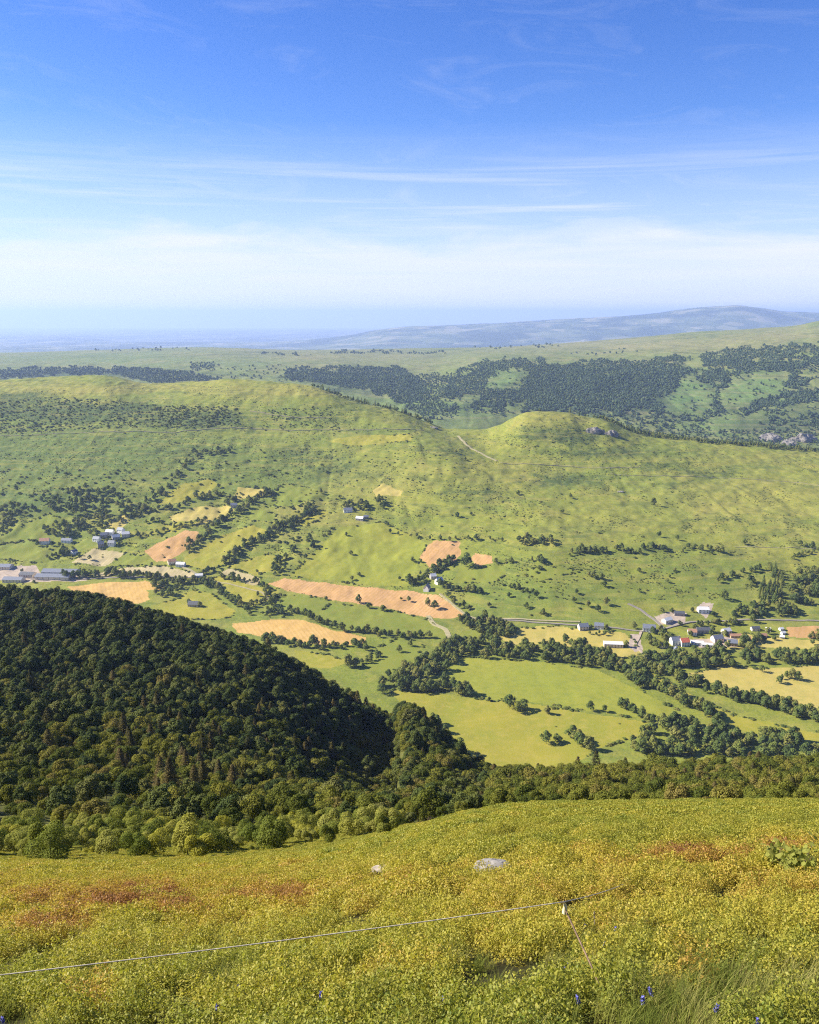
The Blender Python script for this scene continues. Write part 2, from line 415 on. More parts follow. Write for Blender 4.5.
# ------------------------------------------------------------------ the ground
def fan(rows, cols, apex=30.0):
    Yg, Ug = np.meshgrid(rows, cols, indexing='ij')
    X = Ug * (Yg + apex); Z = H(X, Yg)
    nr, nc = Yg.shape
    i = np.arange(nr * nc).reshape(nr, nc)
    F = np.stack([i[:-1, :-1], i[:-1, 1:], i[1:, 1:], i[1:, :-1]], -1).reshape(-1, 4)
    return np.stack([X, Yg, Z], -1).reshape(-1, 3), F
def cols_of(n_in, n_out, lim=.56, out=1.1):
    return np.concatenate([-np.linspace(out, lim, n_out, endpoint=False), np.linspace(-lim, lim, n_in), np.linspace(out, lim, n_out, endpoint=False)[::-1]])

def cover_attr(me, V, blobs):
    px, py, _ = proj(V[:, 0], V[:, 1], V[:, 2])
    wob = (fbm(V[:, 0] / 70, V[:, 1] / 70, 77, 3) - .5)
    px = px + wob * 24; py = py + wob * 14
    c = np.zeros((len(V), 4), np.float32); c[:, 3] = 1
    for bx, by, rx, ry, ch, w in blobs:
        g = np.exp(-(((px - bx) / rx) ** 2 + ((py - by) / ry) ** 2) ** 1.5) * w
        c[:, ch] = np.maximum(c[:, ch], g)
    a = me.attributes.new('cov', 'FLOAT_COLOR', 'POINT'); a.data.foreach_set('color', c.ravel())

def ground_piece(name, V, F, mat, blobs=()):
    used = np.unique(F); rm = np.full(len(V), -1, np.int64); rm[used] = np.arange(len(used))
    me = mesh_np(name, V[used], rm[F], mat, smooth=True)
    cover_attr(me, V[used], blobs)
    return struct(link(name, me))

# near: the heath slope, then the slopes below it
V, F = fan(np.concatenate([np.linspace(-18, 3, 43, endpoint=False), np.linspace(3, 75, 320)]), cols_of(420, 30))
ground_piece('heath_slope', V, F, M['heath_soil'], [(120,920,120,20,1,.8),(690,865,60,14,1,.8)])
V, F = fan(np.geomspace(75, 705, 300), cols_of(360, 40))
ground_piece('wooded_slope', V, F, M['wood_floor'])

# valley with its fields
FIELDS = [
 ('mown_field','mown',[(144,551),(159,543),(185,530),(198,532),(197,539),(181,553),(168,561),(156,562)]),
 ('mown_field','mown_gold',[(67,587),(103,582),(144,581),(164,585),(161,590),(147,590),(150,599),(137,604),(113,603),(85,596)]),
 ('mown_field','mown_gold',[(231,624),(262,620),(301,620),(338,631),(367,637),(360,645),(320,645),(290,640),(262,637),(240,632)]),
 ('mown_field','mown',[(268,584),(284,578),(314,582),(383,589),(417,592),(437,594),(452,605),(466,616),(441,618),(414,615),(383,607),(338,601),(311,595),(284,589)]),
 ('mown_field','mown',[(420,558),(432,541),(461,542),(460,553),(456,563),(444,560),(437,568),(429,567)]),
 ('mown_field','mown',[(475,553),(492,556),(494,564),(478,566),(473,560)]),
 ('mown_field','gold',[(372,491),(383,483),(403,491),(400,496),(376,496)]),
 ('mown_field','mown',[(787,627),(819,626),(860,626),(860,637),(800,638),(787,636)]),
 ('straw_field','straw',[(70,563),(94,548),(126,552),(116,560),(106,566),(92,565)]),
 ('straw_field','straw',[(91,573),(130,567),(164,566),(191,572),(200,577),(171,577),(137,573.5),(96,576.5)]),
 ('straw_field','straw',[(219,573),(229,568),(260,577),(262,584),(253,586),(236,579)]),
 ('meadow','lush',[(-60,548),(0,536),(48,513),(66,520),(60,536),(20,541),(-60,552)]),
 ('meadow','lush',[(-60,553),(20,542),(60,537),(65,553),(41,563),(0,559),(-60,566)]),
 ('meadow','lush',[(115,560),(126,553),(144,556),(154,565),(113,566)]),
 ('meadow','green',[(290,576),(338,527),(383,522),(427,543),(417,566),(407,587),(352,583)]),
 ('meadow','lush',[(262,597),(304,594),(330,602),(316,617),(270,611)]),
 ('meadow','lush',[(331,602),(359,607),(400,612),(430,621),(447,635),(444,640),(413,636),(383,633),(349,629),(317,617)]),
 ('meadow','lush',[(451,583),(461,568),(502,566),(509,573),(492,583)]),
 ('meadow','lush',[(461,633),(475,629),(495,633),(492,638),(475,640)]),
 ('meadow','yellow',[(156,505),(185,483),(209,479),(219,484),(205,495),(178,503)]),
 ('dry_meadow','gold',[(168,517),(191,508),(226,505),(236,510),(205,525),(178,525)]),
 ('meadow','yellow',[(185,556),(219,536),(253,525),(270,532),(239,549),(222,566),(205,570),(185,565)]),
 ('meadow','yellow',[(226,566),(267,554),(280,556),(273,570),(256,575)]),
 ('meadow','yellow',[(203,580),(219,576),(260,587),(280,590),(277,599),(251,606),(239,602),(226,590)]),
 ('meadow','lush',[(251,607),(280,600),(284,618),(267,616)]),
 ('meadow','yellow',[(150,606),(178,599),(191,590),(212,594),(236,611),(229,618),(191,620),(160,614)]),
 ('meadow','lush',[(262,495),(290,484),(318,489),(314,498),(290,507),(266,508)]),
 ('meadow','lush',[(239,512),(256,505),(277,515),(273,522),(250,520)]),
 ('meadow','yellow',[(295,650),(330,655),(350,662),(330,668),(300,668)]),
 ('meadow','lush',[(372,650),(395,640),(425,645),(408,668),(385,672),(360,670)]),
 ('meadow','green',[(438,672),(458,656),(540,662),(600,670),(640,690),(690,717),(660,722),(600,712),(540,704),(480,698),(440,690)]),
 ('meadow','yellow',[(389,690),(420,691),(470,698),(560,708),(600,715),(650,722),(655,730),(600,748),(560,775),(480,790),(455,760),(420,720)]),
 ('meadow','yellow',[(639,674),(649,671),(690,694),(731,714),(799,730),(860,738),(860,747),(792,738),(738,730),(710,716),(676,696)]),
 ('dry_meadow','gold',[(238,487),(270,489),(262,496),(234,499)]),
 ('dry_meadow','gold',[(105,527),(122,514),(130,517),(120,531)]),
 ('meadow','yellow',[(146,536),(162,525),(203,520),(184,529),(166,533)]),
 ('meadow','yellow',[(325,441),(370,435),(412,434.5),(412,441),(350,446)]),
 ('meadow','lush',[(70,545),(92,538),(98,545),(78,552)]),
 ('meadow','yellow',[(292,517),(318,508),(330,513),(304,526)]),
 ('meadow','lush',[(516,571),(560,566),(580,572),(540,580)]),
 ('dry_meadow','gold',[(690,674),(720,666),(758,668),(860,663),(860,714),(778,703),(744,693),(704,683)]),
 ('dry_meadow','gold',[(497,637),(520,628),(560,626),(575,628),(625,633),(634,640),(642,655),(615,660),(590,650),(540,643),(510,645)]),
 ('dry_meadow','gold',[(690,640),(745,633),(786,639),(830,640),(830,650),(760,648),(730,650)]),
 ('farmyard','yard',[(655,617),(668,612),(685,613),(686,622),(672,626),(660,624)]),
 ('farmyard','yard',[(696,610),(703,602),(716,604),(712,612),(706,619)]),
 ('farmyard','yard',[(626,646),(632,634),(640,634),(641,650),(634,652)]),
 ('farmyard','yard',[(-20,570),(22,565),(36,566),(44,575),(30,583),(0,580),(-20,578)]),
 ('farmyard','yard',[(30,574),(90,576),(88,580),(30,582)]),
 ('farmyard','yard',[(690,640),(735,636),(740,648),(700,648)]),
]
rows = np.concatenate([np.arange(700, 2900, 3.4), [2960]])
V, F = fan(rows, cols_of(1150, 60))
C = V[F].mean(1)
jx = (fbm(C[:, 0] / 25, C[:, 1] / 25, 91, 2) - .5) * 9; jy = (fbm(C[:, 0] / 25, C[:, 1] / 25, 95, 2) - .5) * 9
cls = np.full(len(F), -1)
for k, (nm, mt, poly) in enumerate(FIELDS):
    g = ground([p[0] for p in poly], [p[1] for p in poly])
    bb = (C[:, 0] > g[:, 0].min() - 9) & (C[:, 0] < g[:, 0].max() + 9) & (C[:, 1] > g[:, 1].min() - 9) & (C[:, 1] < g[:, 1].max() + 9)
    ii = np.nonzero(bb)[0]
    ii = ii[inside(g[:, :2], C[ii, 0] + jx[ii], C[ii, 1] + jy[ii])]
    cls[ii] = k
VBLOBS = [
 (60,455,190,42,0,.9),(230,470,110,40,0,.6),(40,500,120,20,0,.8),(330,430,90,22,0,.35),
 (70,412,150,14,2,.95),(190,420,90,16,2,.85),(310,420,50,10,2,.6),(20,400,70,9,2,.8),(360,410,50,12,2,.5),(120,440,200,8,2,.45),
 (40,455,130,14,2,.5),(200,455,70,18,2,.55),(300,455,60,12,2,.6),(600,452,70,9,2,.75),(690,470,110,7,2,.62),(560,478,60,9,2,.75),(450,450,40,10,2,.6),(480,495,60,10,2,.6),(330,470,60,14,2,.65),(520,440,50,14,2,.35),(560,436,60,12,2,.8),(530,428,30,6,2,.6),
 (760,500,120,26,1,.5),(740,460,120,9,1,.3),(500,475,60,16,1,.4),(390,480,80,20,1,.4),(300,392,80,6,1,.6),(120,388,140,6,1,.7),(545,420,40,8,1,.5),(620,520,100,22,1,.25),(340,540,60,20,0,.3),(560,620,120,12,0,.4),(600,590,120,20,0,.45),(760,540,80,20,1,.3),
 (300,515,40,16,1,.7),(345,520,30,12,1,.5),(110,525,20,8,1,.4),(500,610,60,10,0,.4),(650,560,100,14,0,.3),
]
ground_piece('valley_grassland', V, F[cls < 0], M['pasture'], VBLOBS)
for k, (nm, mt, poly) in enumerate(FIELDS):
    if (cls == k).sum() > 3:
        ground_piece(nm, V, F[cls == k], M[mt])

FAR_OPEN = [(600,392,170,34,2,.9),(780,415,80,40,2,.6),(360,380,70,16,2,.9),(110,374,130,7,2,.9),(690,395,34,24,0,1),(757,390,40,22,0,1),(505,380,24,12,0,.9),(600,415,30,8,0,.5),(730,425,50,10,0,.7),(440,410,60,18,0,.5),(330,356,120,8,1,.5),(650,345,160,9,1,.7),(780,336,60,8,1,.7),(120,358,160,7,0,.4),(250,362,40,8,0,.5)]
V, F = fan(np.concatenate([[2940], np.arange(2962, 5400, 10), np.geomspace(5400, 14000, 240)]), cols_of(700, 40))
ground_piece('far_hills', V, F, M['far_pasture'], FAR_OPEN)
V, F = fan(np.geomspace(13900, 87500, 330), cols_of(520, 30))
ground_piece('distant_plain', V, F, M['plain'])

# ------------------------------------------------------------------ roads and tracks
def ribbon(name, pts, width, mat, lift=.5, step=6.0):
    g = ground([p[0] for p in pts], [p[1] for p in pts])
    P_ = [g[0]]
    for a, b in zip(g[:-1], g[1:]):
        n = max(1, int(np.linalg.norm(b[:2] - a[:2]) / step))
        P_ += [a + (b - a) * (k / n) for k in range(1, n + 1)]
    P_ = np.array(P_)[:, :2]
    for _ in range(3):
        Q = P_.copy(); Q[1:-1] = (P_[:-2] + P_[1:-1] * 2 + P_[2:]) / 4; P_ = Q
    T = np.gradient(P_, axis=0); T /= np.linalg.norm(T, axis=1)[:, None] + 1e-9
    N = np.stack([-T[:, 1], T[:, 0]], 1)
    L, Rr = P_ + N * width / 2, P_ - N * width / 2
    zc = np.maximum(H(L[:, 0], L[:, 1]), H(Rr[:, 0], Rr[:, 1])) + lift
    n = len(P_)
    V = np.concatenate([np.c_[L, zc], np.c_[Rr, zc], np.c_[L, zc - 3], np.c_[Rr, zc - 3]])
    i = np.arange(n - 1)
    F = np.concatenate([np.stack([i, i + n, i + n + 1, i + 1], 1), np.stack([i + 2*n, i, i + 1, i + 1 + 2*n], 1), np.stack([i + n, i + 3*n, i + 3*n + 1, i + n + 1], 1)])
    return struct(link(name, mesh_np(name, V, F, mat)))

ribbon('mountain_road', [(-30,437),(30,435),(80,433),(110,432),(140,431),(170,433),(200,430),(230,428),(260,429),(290,431),(330,430),(370,430),(400,430),(425,431)], 3.6, M['track'], .8)
ribbon('hill_track', [(458,436),(466,445),(478,452),(490,458),(497,461)], 6, M['track'], .6)
ribbon('hill_track', [(500,463),(530,464),(560,466),(600,468),(640,467)], 3, M['track'], .6)
ribbon('hill_track', [(250,411),(290,417),(330,418)], 4, M['track'], .6)
ribbon('hill_track', [(610,474),(660,476),(720,478),(790,482),(830,487)], 2.2, M['track'], .6)
ribbon('hill_track', [(735,547),(780,548),(830,549)], 2.2, M['track'], .5)
ribbon('farm_track', [(440,594),(452,604),(463,613),(470,618),(500,619),(550,621),(580,622)], 5, M['track'], .6)
ribbon('farm_track', [(428,616),(434,625),(446,629),(450,640)], 8, M['track'], .6)
ribbon('village_road', [(470,618.5),(540,623),(600,627),(628,630),(645,632),(660,630),(690,622),(740,620),(830,621)], 4.5, M['asphalt'], .7)
ribbon('village_lane', [(628,604),(640,609),(650,617),(660,624),(664,629)], 5, M['asphalt'], .7)
ribbon('village_lane', [(641,632),(638,640),(634,645),(640,650),(645,656)], 4, M['yard'], .7)
ribbon('valley_road', [(30,580),(60,578),(90,579),(130,577),(170,577),(200,578)], 6, M['asphalt'], .7)
ribbon('farm_track', [(198,577),(230,584),(262,592),(270,600)], 4, M['track'], .5)
ribbon('farm_track', [(175,562),(190,570),(199,576)], 5, M['track'], .5)
ribbon('farm_track', [(100,430),(90,445),(62,465)], 3, M['lush'], .4)

# ------------------------------------------------------------------ foliage meshes
def rand_dirs(n, r):
    v = r.normal(size=(n, 3)); return v / np.linalg.norm(v, axis=1)[:, None]
def leaf_quads(c, nrm, size, r, aspect=1.0):
    n = len(c)
    t = np.cross(nrm, rand_dirs(n, r)); t /= np.linalg.norm(t, axis=1)[:, None] + 1e-9
    b = np.cross(nrm, t)
    s = size[:, None]
    j = lambda: r.uniform(.65, 1.25, (n, 1))
    V = np.stack([c - t * s * j() * aspect, c - b * s * j() + nrm * s * r.uniform(-.3, .3, (n, 1)), c + t * s * j() * aspect, c + b * s * j() + nrm * s * r.uniform(-.3, .3, (n, 1))], 1)
    return V.reshape(-1, 3), np.arange(n * 4).reshape(n, 4)
def crown_mesh(name, seed, mat, h=10., r=4.2, base=1.6, lobes=16, quads=1100, q=.42, top=.75, jit=.55):
    g = np.random.default_rng(seed)
    cz = (h + base) / 2; hz = (h - base) / 2
    L = []
    while len(L) < lobes:
        d = rand_dirs(1, g)[0] * g.uniform(.35, .78)
        wid = 1 - max(0, d[2]) * (1 - top)
        L.append([d[0] * r * wid, d[1] * r * wid, cz + d[2] * hz, r * g.uniform(.30, .48)])
    L = np.array(L)
    k = g.choice(lobes, quads * 2, p=L[:, 3] ** 2 / (L[:, 3] ** 2).sum())
    d = rand_dirs(quads * 2, g); d[:, 2] = np.where(d[:, 2] < -.45, -d[:, 2], d[:, 2])
    pos = L[k, :3] + d * (L[k, 3] * g.uniform(.7, 1.08, quads * 2))[:, None]
    dist = np.linalg.norm(pos[:, None] - L[None, :, :3], axis=2) / L[None, :, 3]
    pos_ok = np.nonzero((dist > .66).all(1))[0][:quads]
    pos, d = pos[pos_ok], d[pos_ok]
    nrm = d + rand_dirs(len(d), g) * jit; nrm /= np.linalg.norm(nrm, axis=1)[:, None]
    V, F = leaf_quads(pos, nrm, q * g.uniform(.6, 1.35, len(pos)), g)
    return mesh_np(name, V, F, mat)
def conifer_mesh(name, seed, mat, h=13., r=2.8, base=1.2, quads=900, q=.4):
    g = np.random.default_rng(seed)
    t = g.uniform(0, 1, quads) ** 1.35
    tiers = 11; tt = (np.floor(t * tiers) + g.uniform(.15, .85, quads) ** 1.6) / tiers
    z = base + (h - base) * tt
    saw = 1 - .45 * (t * tiers % 1)
    ang = g.uniform(0, 2 * np.pi, quads)
    rad = r * (1 - tt) ** .62 * saw * g.uniform(.45, 1.05, quads) * (1 + .25 * np.sin(ang * 3 + seed) * g.uniform(0, 1, quads)) + .12
    pos = np.stack([np.cos(ang) * rad, np.sin(ang) * rad, z], 1)
    d = np.stack([np.cos(ang), np.sin(ang), np.full(quads, .75)], 1); d /= np.linalg.norm(d, axis=1)[:, None]
    nrm = d + rand_dirs(quads, g) * .55; nrm /= np.linalg.norm(nrm, axis=1)[:, None]
    V, F = leaf_quads(pos, nrm, q * g.uniform(.6, 1.3, quads) * (1 - .4 * tt), g)
    return mesh_np(name, V, F, mat)
def trunk_mesh(name, seed, h, r0, limbs=5, spread=.5):
    """a tapered, slightly bent trunk with limbs that fork into the crown"""
    g = np.random.default_rng(seed); Vs, Fs = [], []; off = 0
    def tube(p0, p1, ra, rb, bend, seg=5, sides=6):
        nonlocal off
        p0, p1 = np.array(p0), np.array(p1); ax = p1 - p0
        w = np.cross(ax, [0.3, .2, 1.0] if abs(ax[2]) < np.linalg.norm(ax) * .9 else [1.0, 0, 0]); w /= np.linalg.norm(w)
        v = np.cross(ax, w); v /= np.linalg.norm(v)
        for k in range(seg + 1):
            t = k / seg; c = p0 + ax * t + bend * math.sin(t * math.pi); rr = ra + (rb - ra) * t
            for s in range(sides):
                a = 2 * math.pi * s / sides; Vs.append(c + w * math.cos(a) * rr + v * math.sin(a) * rr)
        for k in range(seg):
            for s in range(sides):
                a, b_ = off + k * sides + s, off + k * sides + (s + 1) % sides
                Fs.append((a, b_, b_ + sides, a + sides))
        off += (seg + 1) * sides
    tube((0, 0, -.4), (g.normal() * .2, g.normal() * .2, h), r0, r0 * .35, np.array([g.normal() * .15, g.normal() * .15, 0]))
    for k in range(limbs):
        a = g.uniform(0, 6.28); z = h * g.uniform(.35, .8)
        tube((0, 0, z), (math.cos(a) * h * spread * .6, math.sin(a) * h * spread * .6, z + h * .35), r0 * .4, r0 * .1, np.zeros(3), 3, 5)
    return mesh_np(name, Vs, Fs, M['bark'], smooth=True)

FOREST = [crown_mesh('crown', 100 + k, M['leaf_forest'], 10, 4.0 + .35 * (k % 3), 1.2, 16 + k, 3200, .23, jit=.42) for k in range(6)]
BELT = [crown_mesh('crown', 140 + k, M['leaf_belt'], 8.5, 4.0 + .35 * (k % 3), .8, 16 + k, 3600, .19) for k in range(5)]
BUSH = [crown_mesh('foliage', 180 + k, M['leaf_bush'], 4.2, 2.3 + .2 * (k % 3), .05, 8 + k, 4600, .085, 1.0) for k in range(5)]
CONIF = [conifer_mesh('crown', 220 + k, M['leaf_conifer'], 12, 3.3 + .4 * (k % 3), .8, 3000, .24) for k in range(4)]
FIELD = [crown_mesh('crown', 260 + k, M['leaf_field'], 11, 4.8 + .4 * (k % 3), .8, 12 + k, 900, .5, jit=.45) for k in range(6)]
FCON = [conifer_mesh('crown', 300 + k, M['leaf_field'], 17, 4.6, 1.0, 900, .6) for k in range(2)]
BRACK = [crown_mesh('crown', 350 + k, M['leaf_bracken'], 10, 5, .2, 8, 90, 1.6, jit=.5) for k in range(4)]
FAR = [crown_mesh('crown', 330 + k, M['leaf_far'], 10, 6.2, .2, 8, 200, 1.3, jit=.4) for k in range(4)]
T_BIG = [trunk_mesh('trunk', 400 + k, 6.5, .28) for k in range(3)]
T_BUSH = [trunk_mesh('stem', 410 + k, 2.2, .09, 6, .9) for k in range(2)]
T_CON = [trunk_mesh('trunk', 420 + k, 11.5, .22, 0) for k in range(2)]

def tree(name, loc, crown, trunk, rz, sx, sz, label, cat, group, cname='crown', tname='trunk'):
    o = empty(name, loc, rz, (sx, sx, sz)); tag(o, label, cat, group)
    link(cname, crown, o); link(tname, trunk, o)
    return o

# scattering of what nobody could count: one object each
def scatter(name, pts, var, rot, sx, sz, meshes, tint=None):
    """one object that carries a plant at each of its points"""
    lib = bpy.data.collections.new(name + '_plants')
    for k, me in enumerate(meshes):
        lib.objects.link(bpy.data.objects.new(f'plant_{k:02d}', me))
    me = bpy.data.meshes.new(name); me.vertices.add(len(pts)); me.vertices.foreach_set('co', np.asarray(pts, np.float32).ravel())
    def at(nm, typ, v, key='value'):
        a = me.attributes.new(nm, typ, 'POINT'); a.data.foreach_set(key, v)
    at('var', 'INT', np.asarray(var, np.int32))
    at('rot', 'FLOAT_VECTOR', np.stack([np.zeros(len(pts)), np.zeros(len(pts)), rot], 1).astype(np.float32).ravel() if np.ndim(rot) == 1 else np.asarray(rot, np.float32).ravel(), 'vector')
    at('siz', 'FLOAT_VECTOR', np.stack([sx, sx, sz], 1).astype(np.float32).ravel(), 'vector')
    at('tint', 'FLOAT', np.asarray(tint if tint is not None else np.zeros(len(pts)), np.float32))
    ng = bpy.data.node_groups.new(name, 'GeometryNodeTree')
    ng.interface.new_socket('Geometry', in_out='INPUT', socket_type='NodeSocketGeometry')
    ng.interface.new_socket('Geometry', in_out='OUTPUT', socket_type='NodeSocketGeometry')
    N = ng.nodes.new; gi = N('NodeGroupInput'); go = N('NodeGroupOutput')
    ci = N('GeometryNodeCollectionInfo'); ci.inputs['Collection'].default_value = lib
    ci.inputs['Separate Children'].default_value = True; ci.inputs['Reset Children'].default_value = True
    ip = N('GeometryNodeInstanceOnPoints'); ip.inputs['Pick Instance'].default_value = True
    def na(nm, typ):
        n = N('GeometryNodeInputNamedAttribute'); n.data_type = typ; n.inputs['Name'].default_value = nm; return n.outputs['Attribute']
    L = ng.links.new
    L(gi.outputs[0], ip.inputs['Points']); L(ci.outputs[0], ip.inputs['Instance'])
    L(na('var', 'INT'), ip.inputs['Instance Index'])
    er = N('FunctionNodeEulerToRotation'); L(na('rot', 'FLOAT_VECTOR'), er.inputs[0]); L(er.outputs[0], ip.inputs['Rotation'])
    L(na('siz', 'FLOAT_VECTOR'), ip.inputs['Scale']); L(ip.outputs[0], go.inputs[0])
    o = struct(link(name, me), 'stuff')
    md = o.modifiers.new('plants', 'NODES'); md.node_group = ng
    return o

# ------------------------------------------------------------------ woods on the near slopes
def jittered(x0, x1, y0, y1, step, g):
    xs = np.arange(x0, x1, step); ys = np.arange(y0, y1, step)
    X, Y = np.meshgrid(xs, ys); X = X.ravel() + g.uniform(-.48, .48, X.size) * step; Y = Y.ravel() + g.uniform(-.48, .48, Y.size) * step
    return X, Y
g = np.random.default_rng(21)
X, Y = jittered(-620, 620, 270, 900, 4.8, g); Xa, Ya = jittered(-220, 220, 95, 270, 4.4, g); X = np.r_[X, Xa]; Y = np.r_[Y, Ya]
Z = H(X, Y); px, py, zc = proj(X, Y, Z)
ok = (np.abs(X / Y) < .72) & (Y > 105) 
ridge_y = np.interp(px, [c for c in (-350,0,150,290,390,470,540,819,1200)], [700,660,610,550,530,490,400,400,400])
ok &= Y < ridge_y + 60
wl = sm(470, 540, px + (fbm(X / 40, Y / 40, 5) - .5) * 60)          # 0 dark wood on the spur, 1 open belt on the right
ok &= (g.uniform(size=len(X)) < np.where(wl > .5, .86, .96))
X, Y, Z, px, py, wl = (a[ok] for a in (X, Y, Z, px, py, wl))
bright = wl + sm(640, 800, py + (fbm(X / 30, Y / 30, 8) - .5) * 80) * .7  # lower spur gets lighter leaves, its sunlit zone put into the colour
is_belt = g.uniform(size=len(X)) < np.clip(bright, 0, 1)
con_p = np.where((px > 120) & (px < 345) & (py > 715) & (py < 800), .18, .03) + np.where((px > 300) & (px < 400) & (py > 690) & (py < 770), .08, 0)
is_con = g.uniform(size=len(X)) < con_p
s = g.uniform(.7, 1.3, len(X)) * np.where(is_belt, .85, .82)
s = s * np.interp(Y, [105, 180, 280, 420], [.45, .58, .82, 1.0]) * g.choice([.75, 1, 1, 1.2], len(X))
sz = s * g.uniform(.85, 1.2, len(X))
rot = g.uniform(0, 6.283, len(X)); var = g.integers(0, 60, len(X))
vis = seen(X, Y, Z, 5 * s)
infr = (px > -15) & (px < 834)
order = np.argsort(Y)
n_b = n_c = 0; rest = np.ones(len(X), bool)
for i in order:
    if not (vis[i] and infr[i]): continue
    if is_con[i]:
        if n_c >= 130: continue
        n_c += 1
        lab = ('rusty brown conifer standing above the pale bushes of the wooded slope' if px[i] < 420 else 'dark brownish conifer rising from the green wood below the heath')
        tree('conifer_tree', (X[i], Y[i], Z[i]), CONIF[var[i] % 4], T_CON[var[i] % 2], rot[i], s[i], sz[i] * .95, lab, 'conifer', 'conifers among the broadleaf trees' if px[i] < 420 else 'conifers in the wood below the heath')
        rest[i] = False
    else:
        if n_b >= 300: continue
        n_b += 1
        if px[i] < 470: lab, gr = 'dark green round-crowned tree in the shaded wood on the spur', 'broadleaf trees of the dark spur wood'
        else: lab, gr = 'sunlit yellow-green tree in the wood just below the open heath', 'broadleaf trees below the heath'
        tree('broadleaf_tree', (X[i], Y[i], Z[i]), (BELT if is_belt[i] else FOREST)[var[i] % 5], T_BIG[var[i] % 3], rot[i], s[i], sz[i], lab, 'tree', gr)
        rest[i] = False
i = rest
varx = np.where(is_con, 11 + var % 4, np.where(is_belt, 6 + var % 5, var % 6))
scatter('forest', np.c_[X, Y, Z][i], varx[i], rot[i], s[i], sz[i], FOREST + BELT + CONIF)

# bushes at the edge of the heath
g = np.random.default_rng(33)
n_s = 0
X, Y = jittered(-75, 90, 46, 128, 2.7, g)
Z = H(X, Y); px, py, zc = proj(X, Y, Z)
u_ = np.interp(px, [-50, 0, 200, 290, 330, 380, 410, 470, 520, 560, 819, 900], [856, 862, 860, 850, 846, 838, 824, 812, 800, 795, 797, 797])
low = np.interp(px, [-50, 0, 450, 520, 819], [790, 790, 800, 790, 790])
dens = np.where(px < 430, .72 - .4 * ((px > -5) & (px < 90) & (py < 842) & (py > 812)), .9)
ok = (py < u_) & (py > low) & (px > -45) & (px < 865) & (g.uniform(size=len(X)) < dens)
X, Y, Z, px, py = (a[ok] for a in (X, Y, Z, px, py))
vis = seen(X, Y, Z, 1.8)
for i in np.argsort(Y):
    if not vis[i] or n_s >= 290: continue
    n_s += 1
    sc = g.choice([.26, .34, .44, .55, .68]) * g.uniform(.8, 1.15) * (1.0 if px[i] < 430 else .85); v = int(g.integers(0, 60))
    if px[i] < 430: lab, gr = 'pale yellow-green bush in the thicket between heath and dark wood', 'bushes between the heath and the dark wood'
    else: lab, gr = 'low bush at the rim where the heath drops to the wood', 'bushes along the rim of the heath'
    tree('bush', (X[i], Y[i], Z[i] - .1), BUSH[v % 5], T_BUSH[v % 2], g.uniform(0, 6.28), sc, sc * g.uniform(.75, 1.15), lab, 'bush', gr, 'foliage', 'stem')

